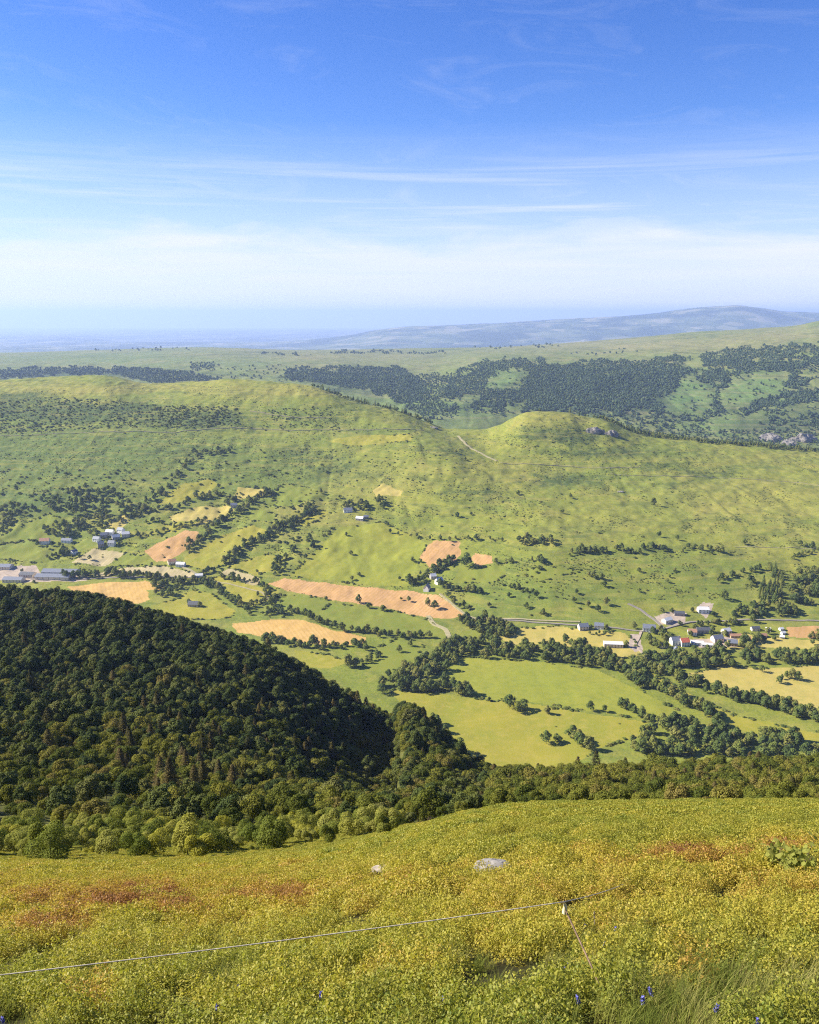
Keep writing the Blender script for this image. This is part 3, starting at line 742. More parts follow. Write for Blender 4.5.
# ------------------------------------------------------------------ trees of the valley
# hedgerows: (points, half width px, spacing px, size, label)
HEDGES = [
 ([(123,513),(147,505),(168,488),(181,471),(190,459),(205,454),(232,452)],4,3.0,1.0,'tree in the dark hedgerow climbing the hillside from the grey hamlet'),
 ([(116,520),(150,512),(178,508),(191,501),(219,496),(239,501)],3,3.2,1.0,'tree in the hedgerow above the dry gold meadow on the slope'),
 ([(185,551),(205,536),(219,522),(239,512),(260,498),(280,490)],3.5,3.0,1.05,'tree in the long hedgerow running uphill beside the orange field'),
 ([(224,565),(246,546),(270,536),(280,527),(290,529),(304,515),(314,505)],5,2.6,1.1,'tree in the thick dark hedgerow rising to the upper meadow'),
 ([(135,539),(154,534),(171,530),(191,524),(208,520)],2,3.6,.85,'tree in the hedge along the top of the small orange field'),
 ([(144,524),(164,520)],2,3.4,.9,'tree in the short hedge on the slope behind the grey hamlet'),
 ([(60,578),(85,577),(103,576),(137,576),(164,580),(191,582),(212,585),(232,601),(249,614)],3.2,2.6,1.05,'tree in the curving hedgerow below the long pale straw field'),
 ([(198,576),(219,568)],2,3,1.0,'tree in the short hedge between two pale straw fields'),
 ([(48,561),(58,556),(68,553),(74,556)],3,2.6,1.0,'tree in the clump beside the long grey barns'),
 ([(246,609),(262,603),(282,596)],1.5,3.4,.8,'tree in the low hedge between two small meadows'),
 ([(219,577),(240,581),(258,585),(268,588)],2,3.4,.9,'tree in the hedge under the small pale straw field'),
 ([(262,591),(275,600),(268,614),(288,612),(308,616),(328,626),(345,631)],2.6,2.6,.95,'tree in the hedgerow along the top of the lower orange field'),
 ([(352,631),(383,635),(403,637),(427,638)],2.6,2.8,.95,'tree in the hedgerow under the bright green meadow'),
 ([(262,641),(297,645),(325,649),(352,646),(366,649)],2.8,2.8,1.0,'tree in the hedgerow along the bottom of the lower orange field'),
 ([(346,668),(360,666),(372,663),(382,656)],2.8,3.2,1.1,'tree in the hedge between the two small meadows by the dark wood'),
 ([(440,587),(461,590),(479,594)],3,3.2,1.0,'tree in the row on the slope beside the white gabled farm'),
 ([(448,597),(461,607),(472,611)],2.2,3.4,.9,'tree beside the track right of the big orange field'),
 ([(410,585),(420,580),(431,574),(448,565),(456,558)],4,3.0,1.15,'tree in the grove around the white gabled farm'),
 ([(417,539),(441,539),(461,540),(482,540),(505,541)],2,6.5,.85,'tree in the broken row above the upper orange field'),
 ([(506,587),(523,590),(537,596)],2,3.6,.95,'tree in the short row on the open slope right of the farm'),
 ([(533,563),(543,560),(540,571)],3,3.6,1.1,'tree in the small clump on the open hillside pasture'),
 ([(569,554),(584,551),(605,552)],3.2,2.8,1.0,'tree in the left clump of the row across the hillside pasture'),
 ([(614,549),(632,554),(646,548),(670,550)],2.6,3.2,.95,'tree in the middle of the row across the hillside pasture'),
 ([(680,551),(693,549),(710,551),(724,552)],2.6,3.2,.95,'tree at the right of the row across the hillside pasture'),
 ([(588,576),(598,580),(605,586)],2.4,3.2,.95,'tree in the small dark clump in the middle of the hillside pasture'),
 ([(678,562),(674,572),(668,582),(664,590)],1.5,5.5,.7,'small tree in the thin line running down the hillside pasture'),
 ([(717,581),(734,575),(751,571),(762,569)],2.6,3.2,1.0,'tree in the row leading to the tall dark conifers'),
 ([(790,559),(809,554),(822,552)],2,3.2,1.0,'tree in the hedge above the dense wood right of the conifers'),
 ([(697,626),(715,625),(744,625)],1.8,3.0,.8,'tree in the hedge behind the village houses'),
 ([(590,634),(600,635),(612,634)],1.2,2.6,.6,'tree in the low hedge in front of the paired houses'),
 ([(625,677),(646,687),(670,695),(690,706),(710,716),(724,726)],4.5,3.4,1.2,'tree in the thick hedgerow left of the narrow sunlit meadow'),
 ([(673,678),(693,685),(721,695),(751,702),(778,709),(802,716),(832,723)],4.5,3.4,1.2,'tree in the thick hedgerow below the golden meadow'),
 ([(410,690),(430,690),(442,686),(461,691),(471,697)],4,3.6,1.15,'tree in the clump at the top edge of the lower pasture'),
 ([(620,706),(634,712),(646,719),(660,724)],3,4,1.0,'tree in the clump at the right edge of the lower pasture'),
 ([(545,744),(556,741),(562,742)],2.5,4,1.0,'tree in the small dark clump at the foot of the lower pasture'),
 ([(572,736),(578,745),(588,748)],3.5,4,1.3,'tree in the clump beside the tall brownish pines'),
 ([(640,664),(655,660),(680,662)],3,3,1.25,'tall dark tree in the stand below the village'),
 ([(775,682),(790,678),(800,682)],2,4.2,.9,'small tree in the golden meadow'),
 ([(800,546),(812,548)],2,3.5,.9,'tree at the end of the hillside track'),
 ([(96,535),(112,543),(126,546)],4,5,.7,'small tree between the houses of the grey hamlet'),
 ([(400,600),(410,603)],1.5,3.5,.8,'tree standing in the big orange field'),
]
# woods: (polygon, spacing px, size, label, conifer?)
WOODS = [
 ([(-20,512),(40,498),(80,488),(120,490),(130,505),(100,520),(75,515),(45,512),(20,522),(-20,545)],4.6,1.05,'tree in the hillside wood above the bright green meadow',0),
 ([(38,529),(68,519),(113,515),(109,525),(89,539),(79,539),(51,537)],4.6,1.0,'tree in the wood behind the red-roofed house',0),
 ([(150,587),(164,583),(191,582),(185,590),(168,597),(154,600)],3.4,1.05,'tree in the grove at the right end of the golden field',0),
 ([(265,580),(275,560),(296,536),(318,540),(305,560),(290,572)],4.2,1.1,'tree in the wood between the yellow meadow and the big green pasture',0),
 ([(455,621),(489,619),(513,628),(516,637),(499,639),(489,641),(470,630)],3.2,1.1,'tree in the grove around the small green clearing',0),
 ([(451,642),(475,641),(509,645),(550,652),(550,661),(461,659)],3.4,1.15,'tree in the river wood above the large pasture',0),
 ([(516,539),(550,538),(556,546),(523,547)],3.4,1.0,'tree in the grove at the centre of the open hillside',0),
 ([(335,508),(366,500),(383,496),(385,510),(352,512)],3.2,1.0,'tree in the grove around the upper blue-roofed house',0),
 ([(758,604),(760,590),(767,572),(774,566),(780,576),(785,585),(780,602)],3.4,.85,'tall dark conifer in the narrow stand right of the village',1),
 ([(789,573),(845,568),(845,607),(792,607)],4.0,1.15,'tree in the dense dark wood right of the tall conifers',0),
 ([(727,617),(744,605),(772,604),(799,606),(799,616),(778,619)],3.6,1.05,'tree in the grove on the slope behind the village',0),
 ([(742,590),(750,580),(760,590),(752,597)],3.6,1.05,'tree in the grove left of the tall conifers',0),
 ([(652,632),(660,630),(672,636),(671,650),(652,648)],3.2,.95,'tree in the clump in front of the red-roofed village house',0),
 ([(540,649),(560,640),(577,643),(605,655),(622,665),(642,661),(656,656),(687,656),(704,653),(744,645),(758,651),(792,653),(845,658),(845,665),(778,664),(731,667),(687,669),(642,678),(625,674),(584,666),(540,661)],3.4,1.1,'tree in the long river wood below the village',0),
 ([(618,745),(642,733),(666,726),(683,719),(704,726),(731,733),(761,733),(845,750),(845,765),(744,757),(693,757),(642,754)],4.6,1.15,'tree in the wood on the valley floor behind the near slope',0),
 ([(415,667),(430,650),(450,640),(460,650),(455,665),(440,674),(425,676)],3.6,1.15,'tree in the dark grove left of the large pasture',0),
 ([(380,694),(384,678),(410,668),(432,678),(430,690)],4.0,1.2,'tree in the grove between the spur wood and the lower pasture',0),
 ([(436,720),(450,735),(470,765),(485,778),(470,785),(445,775),(425,740)],5,1.15,'tree at the foot of the spur wood beside the lower pasture',0),
 ([(648,640),(664,640),(666,648),(648,650)],3.2,.9,'tree in the clump right of the village lane',0),
 ([(740,644),(760,636),(766,644),(750,652)],3.4,.95,'tree at the right end of the village',0),
 ([(805,636),(824,634),(835,645),(808,646)],3.2,1.05,'tree in the clump below the orange field at the right',0),
]
SINGLES = [  # px, py of the foot, size, label
 (654,634,.8,'round tree behind the big white house with the shaded gable'),(664,640,.9,'tree left of the white house joined to the red roof'),(690,636,.8,'tree behind the bright red roof'),(694,650,.9,'tree in front of the white sheds'),
 (711,637,.9,'tree left of the steep blue slate roof'),(725,636,.9,'tree right of the steep blue slate roof'),(727,648,1.0,'tree in front of the ochre walls'),(742,640,.9,'tree right of the ochre house'),(756,640,.9,'tree left of the orange-brown cabin'),(774,640,.8,'tree between the orange-brown cabin and the white cabins'),
 (692,612,.8,'tree left of the pale pinkish farmhouse'),(713,616,.8,'tree right of the pale pinkish farmhouse'),(591,629,.8,'tree between the paired houses'),(606,630,.8,'tree at the right of the paired houses'),(695,630,1.0,'tree left of the low dark-roofed barn'),(712,632,1.0,'tree right of the low dark-roofed barn'),
 (639,592,.7,'small tree on the slope over the village lane'),(680,626,.8,'tree below the dark-roofed barn in the farmyard'),(38,546,.9,'tree left of the red-roofed house'),(52,546,.9,'tree right of the red-roofed house'),(47,549,.8,'tree in front of the red-roofed house'),(60,547,.9,'tree between red roof and grey roof'),
 (34,583,.7,'tree between the sandy yard and the dark wood'),(95,574,.8,'tree at the right end of the long barns'),(84,575,.8,'tree in front of the upper long barn'),(22,572,.7,'tree at the edge of the sandy yard'),(107,542,.7,'tree among the houses in the middle of the grey hamlet'),(119,545,.8,'tree at the right of the lowest hamlet house'),
 (346,536,.95,'lone round tree near the top left of the big green pasture'),
 (351,555,.9,'lone tree with a shadow on the left side of the green pasture'),
 (457,518,1.2,'lone wide tree on the upper slope above the broken row'),
 (471,515,.9,'small lone tree right of a wide tree on the upper slope'),
 (518,495,1.1,'lone tree on the scrubby slope under the knoll'),
 (321,493,1.25,'tree at the corner of the upper green meadow'),
 (456,453,.8,'small tree beside the track near the knoll'),
 (465,460,.7,'lone shrubby tree just below the hill track'),
 (388,526,.8,'upper one of three small trees on the crest of the green pasture'),
 (390,533,.8,'middle one of three small trees on the crest of the green pasture'),
 (398,535,.8,'right one of three small trees on the crest of the green pasture'),
 (417,537,.9,'tree left of the broken row above the upper orange field'),
 (400,580,.8,'small tree at the lower right of the green pasture'),
 (413,562,.85,'left one of two trees left of the upper orange field'),
 (421,563,.75,'right one of two trees left of the upper orange field'),
 (496,563,.95,'tree at the right end of the small orange patch'),
 (511,563,1.0,'tree standing right of the small orange patch'),
 (509,597,.9,'tree on the rough pasture below the short row'),
 (489,607,1.0,'tree in the rough pasture above the straight track'),
 (526,608,.9,'lone tree in the rough pasture right of the straight track'),
 (543,614,.9,'tree nearest the village in the rough pasture'),
 (352,580,.8,'left tree at the foot of the green pasture'),
 (359,576,.8,'right tree at the foot of the green pasture'),
 (359,603,1.3,'left tree of three at the lower edge of the big orange field'),
 (369,608,1.0,'middle tree of three at the lower edge of the big orange field'),
 (383,611,1.4,'right tree of three at the lower edge of the big orange field'),
 (428,606,1.2,'left tree of the pair in the big orange field'),
 (435,609,1.2,'right tree of the pair in the big orange field'),
 (326,600,.75,'small tree at the left in the big orange field'),
 (466,567,2.1,'very large dark tree between the two orange patches'),
 (653,506,1.5,'big lone tree high on the open right hillside'),
 (570,498,1.0,'lone tree on the hillside left of the big lone tree'),
 (562,513,.9,'small lone tree low on the left of the open hillside'),
 (659,537,1.0,'lone tree above the middle of the hillside row'),
 (677,540,.8,'small tree above the gap in the hillside row'),
 (744,545,1.0,'lone tree above the tall conifer stand'),
 (639,572,.8,'lone tree under the middle of the hillside row'),
 (724,600,1.5,'round dark tree on the slope left of the wood behind the village'),
 (544,616,.9,'tree at the left end of the tree-dotted lower slope'),
 (574,603,1.0,'left tree of four above the paired houses'),
 (588,607,1.1,'second tree of four above the paired houses'),
 (606,605,1.1,'right tree of four above the paired houses'),
 (598,612,1.0,'lowest tree of four above the paired houses'),
 (576,594,.9,'tree above the four trees over the paired houses'),
 (543,541,1.2,'tree at the left end of the hillside row'),
 (509,708,1.55,'left round tree of the pair in the lower pasture'),
 (524,710,1.6,'right round tree of the pair in the lower pasture'),
 (517,713,1.1,'low bushy tree between the pair in the lower pasture'),
 (547,714,1.0,'small lone tree right of the round pair in the pasture'),
 (489,701,.7,'thin bare tree beside the pasture fence line'),
 (591,711,1.0,'left tree of two on the upper edge of the lower pasture'),
 (605,712,.9,'right tree of two on the upper edge of the lower pasture'),
 (547,713,.8,'shrub on the line between the two pastures'),
 (438,725,1.3,'tree casting a long shadow at the left of the lower pasture'),
 (662,612,1.0,'tree left of the pale farmyard'),
 (672,613,.9,'tree above the pale farmyard'),
 (634,629,.9,'tree beside the fork of the village road'),
 (626,647,1.0,'tree at the right end of the long cream building'),
 (768,634,1.0,'tall tree among the camping huts at the village end'),
 (752,622,1.0,'tree by the road at the village end'),
 (80,559,.8,'left round tree at the lower edge of the pale straw field'),
 (90,560,.8,'right round tree at the lower edge of the pale straw field'),
 (200,543,.9,'small tree right of the small orange field'),
 (219,488,1.1,'round tree at the top of the yellow hillside meadow'),
 (227,505,1.5,'large dark tree beside the house at the dry meadow'),
 (126,465,.7,'lone small tree on the smooth green hillside'),
 (223,453,.8,'tree on the hillside at the end of the climbing hedge'),
 (340,498,.9,'tree left of the upper grove'),
 (257,573,.7,'small tree in the yellow meadow above the straw field'),
 (258,596,.7,'tree between yellow meadow and hedge under the straw field'),
 (200,607,.9,'tree right of the lone barn in the small meadow'),
 (189,604,.8,'tree left of the lone barn in the small meadow'),
 (762,672,.9,'tree at the top edge of the golden meadow'),
 (410,646,1.1,'tree in the meadow left of the dirt lane'),
 (399,652,.9,'lower tree in the meadow left of the dirt lane'),
]
g = np.random.default_rng(55)
items = []   # px, py, size, label, group, conifer, single
for x, y, s_, lab in SINGLES:
    items.append((x, y, s_, lab, None, 0, 1))
for pts, hw, sp, s_, lab in HEDGES:
    pts = np.array(pts, float)
    for a, b in zip(pts[:-1], pts[1:]):
        n = max(1, int(np.hypot(*(b - a)) / sp * max(1, hw / 2.4)))
        for k in range(n):
            t = (k + g.uniform(0, 1)) / n; q = a + (b - a) * t
            items.append((q[0] + g.normal() * hw * .45, q[1] + g.normal() * hw * .45, s_ * g.uniform(.5, 1.25), lab, lab.split(' in the ')[-1].split(' beside the ')[-1] if ' in the ' in lab else lab, 0, 0))
for poly, sp, s_, lab, cf in WOODS:
    pa = np.array(poly, float)
    X, Y = jittered(pa[:, 0].min(), pa[:, 0].max(), pa[:, 1].min(), pa[:, 1].max(), sp, g)
    Y2 = pa[:, 1].min() + (Y - pa[:, 1].min())
    k = inside(pa, X, Y2) & (fbm(X / 9, Y / 6, 41, 2) > .41)
    for x, y in zip(X[k], Y2[k]):
        items.append((x, y, s_ * g.uniform(.55, 1.25), lab, lab.split(' in the ')[-1] if ' in the ' in lab else lab, cf, 0))
gp = ground([i[0] for i in items], [i[1] for i in items])
siz = np.array([i[2] for i in items]) * FPX / np.maximum(gp[:, 1], 1)
prio = siz + np.array([i[6] for i in items]) * 100
far_ok = gp[:, 1] > 690
infr = np.array([-4 < i[0] < 823 for i in items])
prio = np.where(far_ok & infr, prio, -1)
rank = np.argsort(-prio); chosen = set(rank[:300].tolist())
stuff_i = []
n_con = 0
for i, it in enumerate(items):
    if not far_ok[i]: continue
    s_ = it[2] * (1.02 if it[6] else 1.08); rz = g.uniform(0, 6.28); v = int(g.integers(0, 60)); zz = g.uniform(.85, 1.2)
    if i in chosen and prio[i] > 0:
        cr = FCON[v % 2] if it[5] else FIELD[v % 6]
        tree('poplar' if False else ('field_conifer' if it[5] else 'field_tree'), gp[i], cr, (T_CON if it[5] else T_BIG)[v % 2], rz, s_, s_ * zz, it[3], 'tree', ('trees in the ' + it[4]) if it[4] else None)
    else:
        stuff_i.append((i, (6 + v % 2) if it[5] else v % 6, rz, s_, s_ * zz))
ii = [a[0] for a in stuff_i]
scatter('valley_woods', gp[ii], [a[1] for a in stuff_i], np.array([a[2] for a in stuff_i]), np.array([a[3] for a in stuff_i]), np.array([a[4] for a in stuff_i]), FIELD + FCON)

# scrub on the hillside, and the woods of the far valley
g = np.random.default_rng(66)
def in_poly_pts(poly, n):
    pa = np.array(poly, float); out = []
    x = g.uniform(pa[:, 0].min(), pa[:, 0].max(), n * 4); y = g.uniform(pa[:, 1].min(), pa[:, 1].max(), n * 4)
    k = inside(pa, x, y); return np.c_[x[k], y[k]][:n]
SCRUB = [([(0,402),(60,396),(150,404),(230,408),(215,428),(120,428),(0,434)],1100,.5),([(150,408),(240,405),(240,425),(170,428)],330,.5),([(265,410),(330,405),(340,428),(280,428)],200,.42),
 ([(0,440),(200,436),(300,440),(320,470),(250,480),(100,490),(0,490)],80,.4),([(320,440),(440,440),(480,470),(400,490),(330,480)],110,.4),
 ([(480,440),(560,425),(640,440),(620,470),(520,485)],50,.35),([(560,470),(819,480),(819,520),(560,520)],25,.3),([(420,480),(560,485),(600,540),(430,535)],40,.4),
 ([(560,530),(819,530),(819,600),(560,610)],25,.45),([(430,540),(560,550),(560,620),(480,615)],35,.5),([(200,450),(330,450),(330,500),(240,520),(160,480)],90,.6),
 ([(0,470),(150,465),(160,500),(40,500),(0,510)],120,.6),([(270,500),(350,495),(340,540),(290,575),(270,560)],90,.6),([(90,500),(240,490),(240,560),(100,560)],60,.5),([(520,420),(580,418),(640,434),(640,450),(500,446)],110,.36),([(400,690),(640,710),(600,740),(480,760)],8,.4)]
pts = np.concatenate([in_poly_pts(p_, n) for p_, n, s_ in SCRUB]); ss = np.concatenate([np.full(len(in_poly_pts(p_, n)), s_) for p_, n, s_ in SCRUB])[:len(pts)]
gs = ground(pts[:, 0], pts[:, 1]); k = (gs[:, 1] > 700) & (gs[:, 1] < 2850); gs, ss = gs[k], np.resize(ss, len(pts))[k]
sc = ss * g.uniform(.5, 1.4, len(gs))
# shrubs along the field edges, and the low bracken and juniper of the open slopes
EP = []
for nm, mt, poly in FIELDS:
    if nm in ('meadow', 'dry_meadow', 'straw_field'):
        pa = np.array(poly + poly[:1], float)
        for q0, q1 in zip(pa[:-1], pa[1:]):
            m_ = int(np.hypot(*(q1 - q0)) / 2.0); t = g.uniform(0, 1, m_)[:, None]
            q = q0 + (q1 - q0) * t + g.normal(0, .5, (m_, 2)); EP.append(q[fbm(q[:, 0] / 12, q[:, 1] / 8, 19, 2) > .5])
EP = np.concatenate(EP); ge = ground(EP[:, 0], EP[:, 1]); k = (ge[:, 1] > 700) & (ge[:, 1] < 2850) & (np.abs(EP[:, 0] - 410) < 430); ge = ge[k]
rp = np.array([(x, np.interp(x, [0,80,140,200,230,290,370,425], [436,433,431,430,428,431,430,431]) + g.normal(-1, 1.6)) for x in g.uniform(0, 425, 150)])
rp = rp[fbm(rp[:, 0] / 14, rp[:, 1] / 30, 29, 2) > .5]; ge = np.concatenate([ge, ground(rp[:, 0], rp[:, 1])])
gs = np.concatenate([gs, ge]); sc = np.concatenate([sc, g.uniform(.2, .6, len(ge))])
BX = np.c_[g.uniform(-10, 830, 42000), g.uniform(385, 600, 42000)]
wgt = np.interp(BX[:, 1], [385, 405, 430, 480, 540, 600], [.45, .5, .46, .38, .31, .25])
for bx, by, rx, ry, ch, wt in VBLOBS:
    if ch == 2: wgt = np.maximum(wgt, .42 + .2 * np.exp(-(((BX[:, 0] - bx) / rx) ** 2 + ((BX[:, 1] - by) / ry) ** 2)))
BX = BX[fbm(BX[:, 0] / 16, BX[:, 1] / 7, 51, 4) < wgt]
gb = ground(BX[:, 0], BX[:, 1]); k = (gb[:, 1] > 1250) & (gb[:, 1] < 2850); gb = gb[k]
ci_ = np.full(len(V), 0)
cx_ = proj(gb[:, 0], gb[:, 1], gb[:, 2]); infield = np.zeros(len(gb), bool)
for nm, mt, poly in FIELDS: infield |= inside(poly, cx_[0], cx_[1])
gb = gb[~infield]
sb = g.uniform(.10, .26, len(gb))
scatter('bracken', gb - [0, 0, .3], g.integers(0, 4, len(gb)), g.uniform(0, 6.28, len(gb)), sb * 1.5, sb * .55, BRACK)
scatter('hillside_scrub', gs - [0, 0, .6], g.integers(0, 6, len(gs)), g.uniform(0, 6.28, len(gs)), sc * 1.25, sc * .5, FIELD)

FARW = [
 ([(450,376),(462,369),(475,364.5),(500,362),(540,360),(556,364),(600,362),(640,360),(680,357),(700,355),(745,349),(845,343),(845,446),(690,447),(640,437),(600,424),(560,413),(520,414),(470,412),(440,402),(446,388)],1.3),
 ([(400,376),(452,372),(462,412),(430,420),(405,408)],1.75),
 ([(-20,372),(50,369),(105,367),(165,371),(218,375),(218,384),(160,384),(105,375),(50,375),(-20,381)],1.3),
 ([(283,372),(330,367),(395,367),(425,380),(430,398),(405,404),(370,392),(330,384),(285,380)],1.3),
 ([(190,364),(215,364),(215,372),(190,372)],1.7),
 ([(262,353.5),(310,353.5),(312,355.5),(262,356)],1.3),([(330,352),(410,351),(410,353),(330,354.5)],1.3),([(410,352.5),(450,352.5),(450,355),(410,355)],1.4),
 ([(20,351),(130,348),(190,347),(190,349),(60,352)],3.0),([(470,347.5),(560,343),(560,345),(470,349)],1.8),
 ([(218,366),(290,366),(290,384),(218,382)],4.5),([(560,352),(640,348),(640,356),(560,358)],5.0),
]
OPEN = [[(680,373),(702,380),(718,392),(706,408),(690,417),(662,411),(658,402),(674,390)],[(734,374),(777,369),(793,380),(780,396),(755,401),(730,414),(718,402),(724,387)],
 [(493,370),(527,369),(518,390),(483,391)],[(445,397),(478,396),(474,406),(443,405)],[(712,416),(772,414),(762,430),(708,432)],[(798,371),(850,370),(850,386),(808,389)],[(684,358),(700,354),(706,371),(688,373)],[(500,404),(530,402),(526,411),(498,411)],[(783,405),(830,402),(830,414),(785,415)]]
FP = []
for poly, sp in FARW:
    pa = np.array(poly, float)
    X, Y = jittered(pa[:, 0].min(), pa[:, 0].max(), pa[:, 1].min(), pa[:, 1].max(), sp, g)
    k = inside(pa, X, Y + (fbm(X / 9, Y / 5, 4, 3) - .5) * 12)
    for op in OPEN:
        k &= ~(inside(op, X + (fbm(X / 7, Y / 5, 14) - .5) * 22, Y + (fbm(X / 7, Y / 5, 15) - .5) * 12) & (g.uniform(size=len(X)) < .95))
    thin = fbm(X / 14, Y / 5, 24, 3) < np.clip((Y - 396) / 60, 0, .5) + np.clip((X - 640) / 1500, 0, .1) + np.where(X < 300, .12, .25)
    k &= ~(thin & (g.uniform(size=len(X)) < .8)); FP.append(np.c_[X[k], Y[k]])
FP = np.concatenate(FP); fg = ground(FP[:, 0], FP[:, 1]); fg = fg[(fg[:, 1] > 3000) & (fg[:, 1] < 12000)]
sc = g.uniform(.7, 1.25, len(fg)) * np.clip(fg[:, 1] / 5200, .85, 1.6)
scatter('distant_woods', fg, g.integers(0, 4, len(fg)), g.uniform(0, 6.28, len(fg)), sc * 1.1, sc * 1.1, FAR)
# the dark line of trees just beyond the crest
cp = np.array(CREST); cp = cp[(cp[:, 0] >= 300)]
tx = np.concatenate([np.arange(312, 432, .9), np.arange(598, 845, .75), np.arange(540, 600, 3)])
keep = g.uniform(size=len(tx)) < np.interp(tx, [300, 430, 545, 600, 640, 845], [.75, .5, .35, .9, .95, .95])
tx = tx[keep]; ty = np.interp(tx, cp[:, 0], cp[:, 1]); Yc = np.interp(tx, cp[:, 0], cp[:, 2]) + g.uniform(16, 75, len(tx))
uu = us(tx, ty)[0]; X = uu * Yc; Zc = H(X, Yc)
sc = g.uniform(.6, 1.1, len(tx))
scatter('crest_trees', np.c_[X, Yc, Zc], g.integers(0, 8, len(tx)), g.uniform(0, 6.28, len(tx)), sc, sc, FIELD + FCON)

# ------------------------------------------------------------------ buildings
def box(bm, x0, x1, y0, y1, z0, z1):
    v = [bm.verts.new(c) for c in ((x0,y0,z0),(x1,y0,z0),(x1,y1,z0),(x0,y1,z0),(x0,y0,z1),(x1,y0,z1),(x1,y1,z1),(x0,y1,z1))]
    for f in ((0,3,2,1),(4,5,6,7),(0,1,5,4),(1,2,6,5),(2,3,7,6),(3,0,4,7)): bm.faces.new([v[i] for i in f])
def house(name, px, py, L, W, hw, hr, rz, wall, roof, label, cat='house', group=None, chim=1, wins=3, door=True, loc=None):
    p = loc or G(px, py)
    o = empty(name, (p.x, p.y, p.z), R(rz)); tag(o, label, cat, group)
    L, W, hw, hr = L * 1.1, W * 1.1, hw * 1.05, hr * 1.1
    l, w = L / 2, W / 2
    bm = bmesh.new()
    pr = [(-w, -3), (w, -3), (w, hw), (0, hw + hr), (-w, hw)]
    a = [bm.verts.new((-l, y, z)) for y, z in pr]; b = [bm.verts.new((l, y, z)) for y, z in pr]
    bm.faces.new(a[::-1]); bm.faces.new(b)
    for i in range(5): bm.faces.new((a[i], a[(i+1) % 5], b[(i+1) % 5], b[i]))
    bmesh.ops.recalc_face_normals(bm, faces=bm.faces)
    bm_obj('wall', bm, M[wall], o)
    bm = bmesh.new(); ov, th = .45, .28
    k = hr / w; e = w + ov; ze = hw - ov * k
    for sgn in (-1, 1):
        q = [(sgn * e, ze + .02), (0, hw + hr + .02), (0, hw + hr + th), (sgn * e, ze + th)]
        A = [bm.verts.new((-l - ov, y, z)) for y, z in q]; B = [bm.verts.new((l + ov, y, z)) for y, z in q]
        bm.faces.new(A); bm.faces.new(B[::-1])
        for i in range(4):
            if i != 1: bm.faces.new((A[i], B[i], B[(i+1) % 4], A[(i+1) % 4]))
    bmesh.ops.recalc_face_normals(bm, faces=bm.faces)
    rf = bm_obj('roof', bm, M[roof], o)
    for c in range(chim):
        bm = bmesh.new(); cx = (l - .9) * (1 if c == 0 else -1)
        box(bm, cx - .45, cx + .45, -.4, .4, hw + hr - .8, hw + hr + 1.3); bm_obj('chimney', bm, M['wall_stone'], rf)
    def opening(nm, mat, x, z0, ww, hh, side):
        bm = bmesh.new(); y = side * (w + .03)
        box(bm, x - ww/2, x + ww/2, y - .05, y + .05, z0, z0 + hh); f = bm_obj(nm, bm, M[mat], o)
        if nm == 'window':
            bm = bmesh.new(); box(bm, x - ww/2 - .1, x + ww/2 + .1, y - .09, y + .12 if side > 0 else y + .06, z0 - .15, z0 - .02); bm_obj('sill', bm, M['wall_stone'], f)
    for i in range(wins):
        x = -l + L * (i + .5) / wins
        if door and i == wins // 2: opening('door', 'wood', x, 0, 1.3, 2.2, -1)
        else: opening('window', 'glass', x, 1.0, 1.3, 1.4, -1)
        if hw > 4.5: opening('window', 'glass', x, 3.6, 1.3, 1.4, -1)
    return o

# village
house('house', 583, 629, 14, 10, 5.2, 4, 10, 'wall_cream', 'roof_slate', 'house with blue-grey roof, left of the pair behind a low hedge')
house('house', 599, 628, 13, 9, 5.0, 3.6, -15, 'wall_white', 'roof_slate', 'white house, right of the pair behind a low hedge')
house('hall', 613, 646, 26, 12, 5.0, 2.2, -6, 'wall_cream', 'roof_light', 'long cream building with pale roof below the village road', 'building', chim=0, wins=6)
house('house', 649, 631, 18, 10, 6.2, 4.6, -14, 'wall_white', 'roof_slate', 'big white house with shaded right gable above the village lane', wins=4)
house('house', 675, 644, 13, 11, 7.2, 4.2, 8, 'wall_white', 'roof_slate', 'white house with grey roof joined to a red-roofed one')
house('house', 684, 645, 12, 11, 6.6, 4.4, 8, 'wall_white', 'roof_red', 'house with bright red roof in the middle of the village')
house('cottage', 676, 651, 7, 6, 3.6, 3.0, 75, 'wall_white', 'roof_slate', 'small white gabled cottage below the red roof', wins=2)
house('shed', 649, 638, 6, 5, 3.0, 1.4, 20, 'wall_white', 'roof_light', 'tiny white shed beside the village lane', 'shed', chim=0, wins=2)
house('farmhouse', 703, 612, 16, 11, 5.6, 3.2, -4, 'wall_white', 'roof_light', 'pale pinkish farmhouse alone in its yard above the village')
house('barn', 679, 615, 15, 8, 4.0, 2.6, -8, 'wall_stone', 'roof_dark', 'dark-roofed barn at the back of the pale farmyard', 'barn', chim=0, wins=2)
house('barn', 667, 622, 14, 9, 4.6, 2.8, 30, 'wall_cream', 'roof_light', 'pale barn on the left of the pale farmyard', 'barn', chim=0, wins=2)
house('barn', 703, 632, 20, 10, 4.5, 3.0, 0, 'wall_stone', 'roof_dark', 'low dark-roofed barn among trees behind the village', 'barn', chim=0, wins=4)
house('house', 717, 641, 15, 11, 5.4, 4.4, 14, 'wall_cream', 'roof_slate', 'house with steep blue slate roof right of the white sheds')
house('shed', 697, 644, 17, 8, 3.4, 2.0, -10, 'wall_white', 'roof_light', 'left one of two long white sheds in the village', 'shed', chim=0, wins=4)
house('shed', 707, 646, 15, 7, 3.2, 1.8, -12, 'wall_white', 'roof_light', 'right one of two long white sheds in the village', 'shed', chim=0, wins=4)
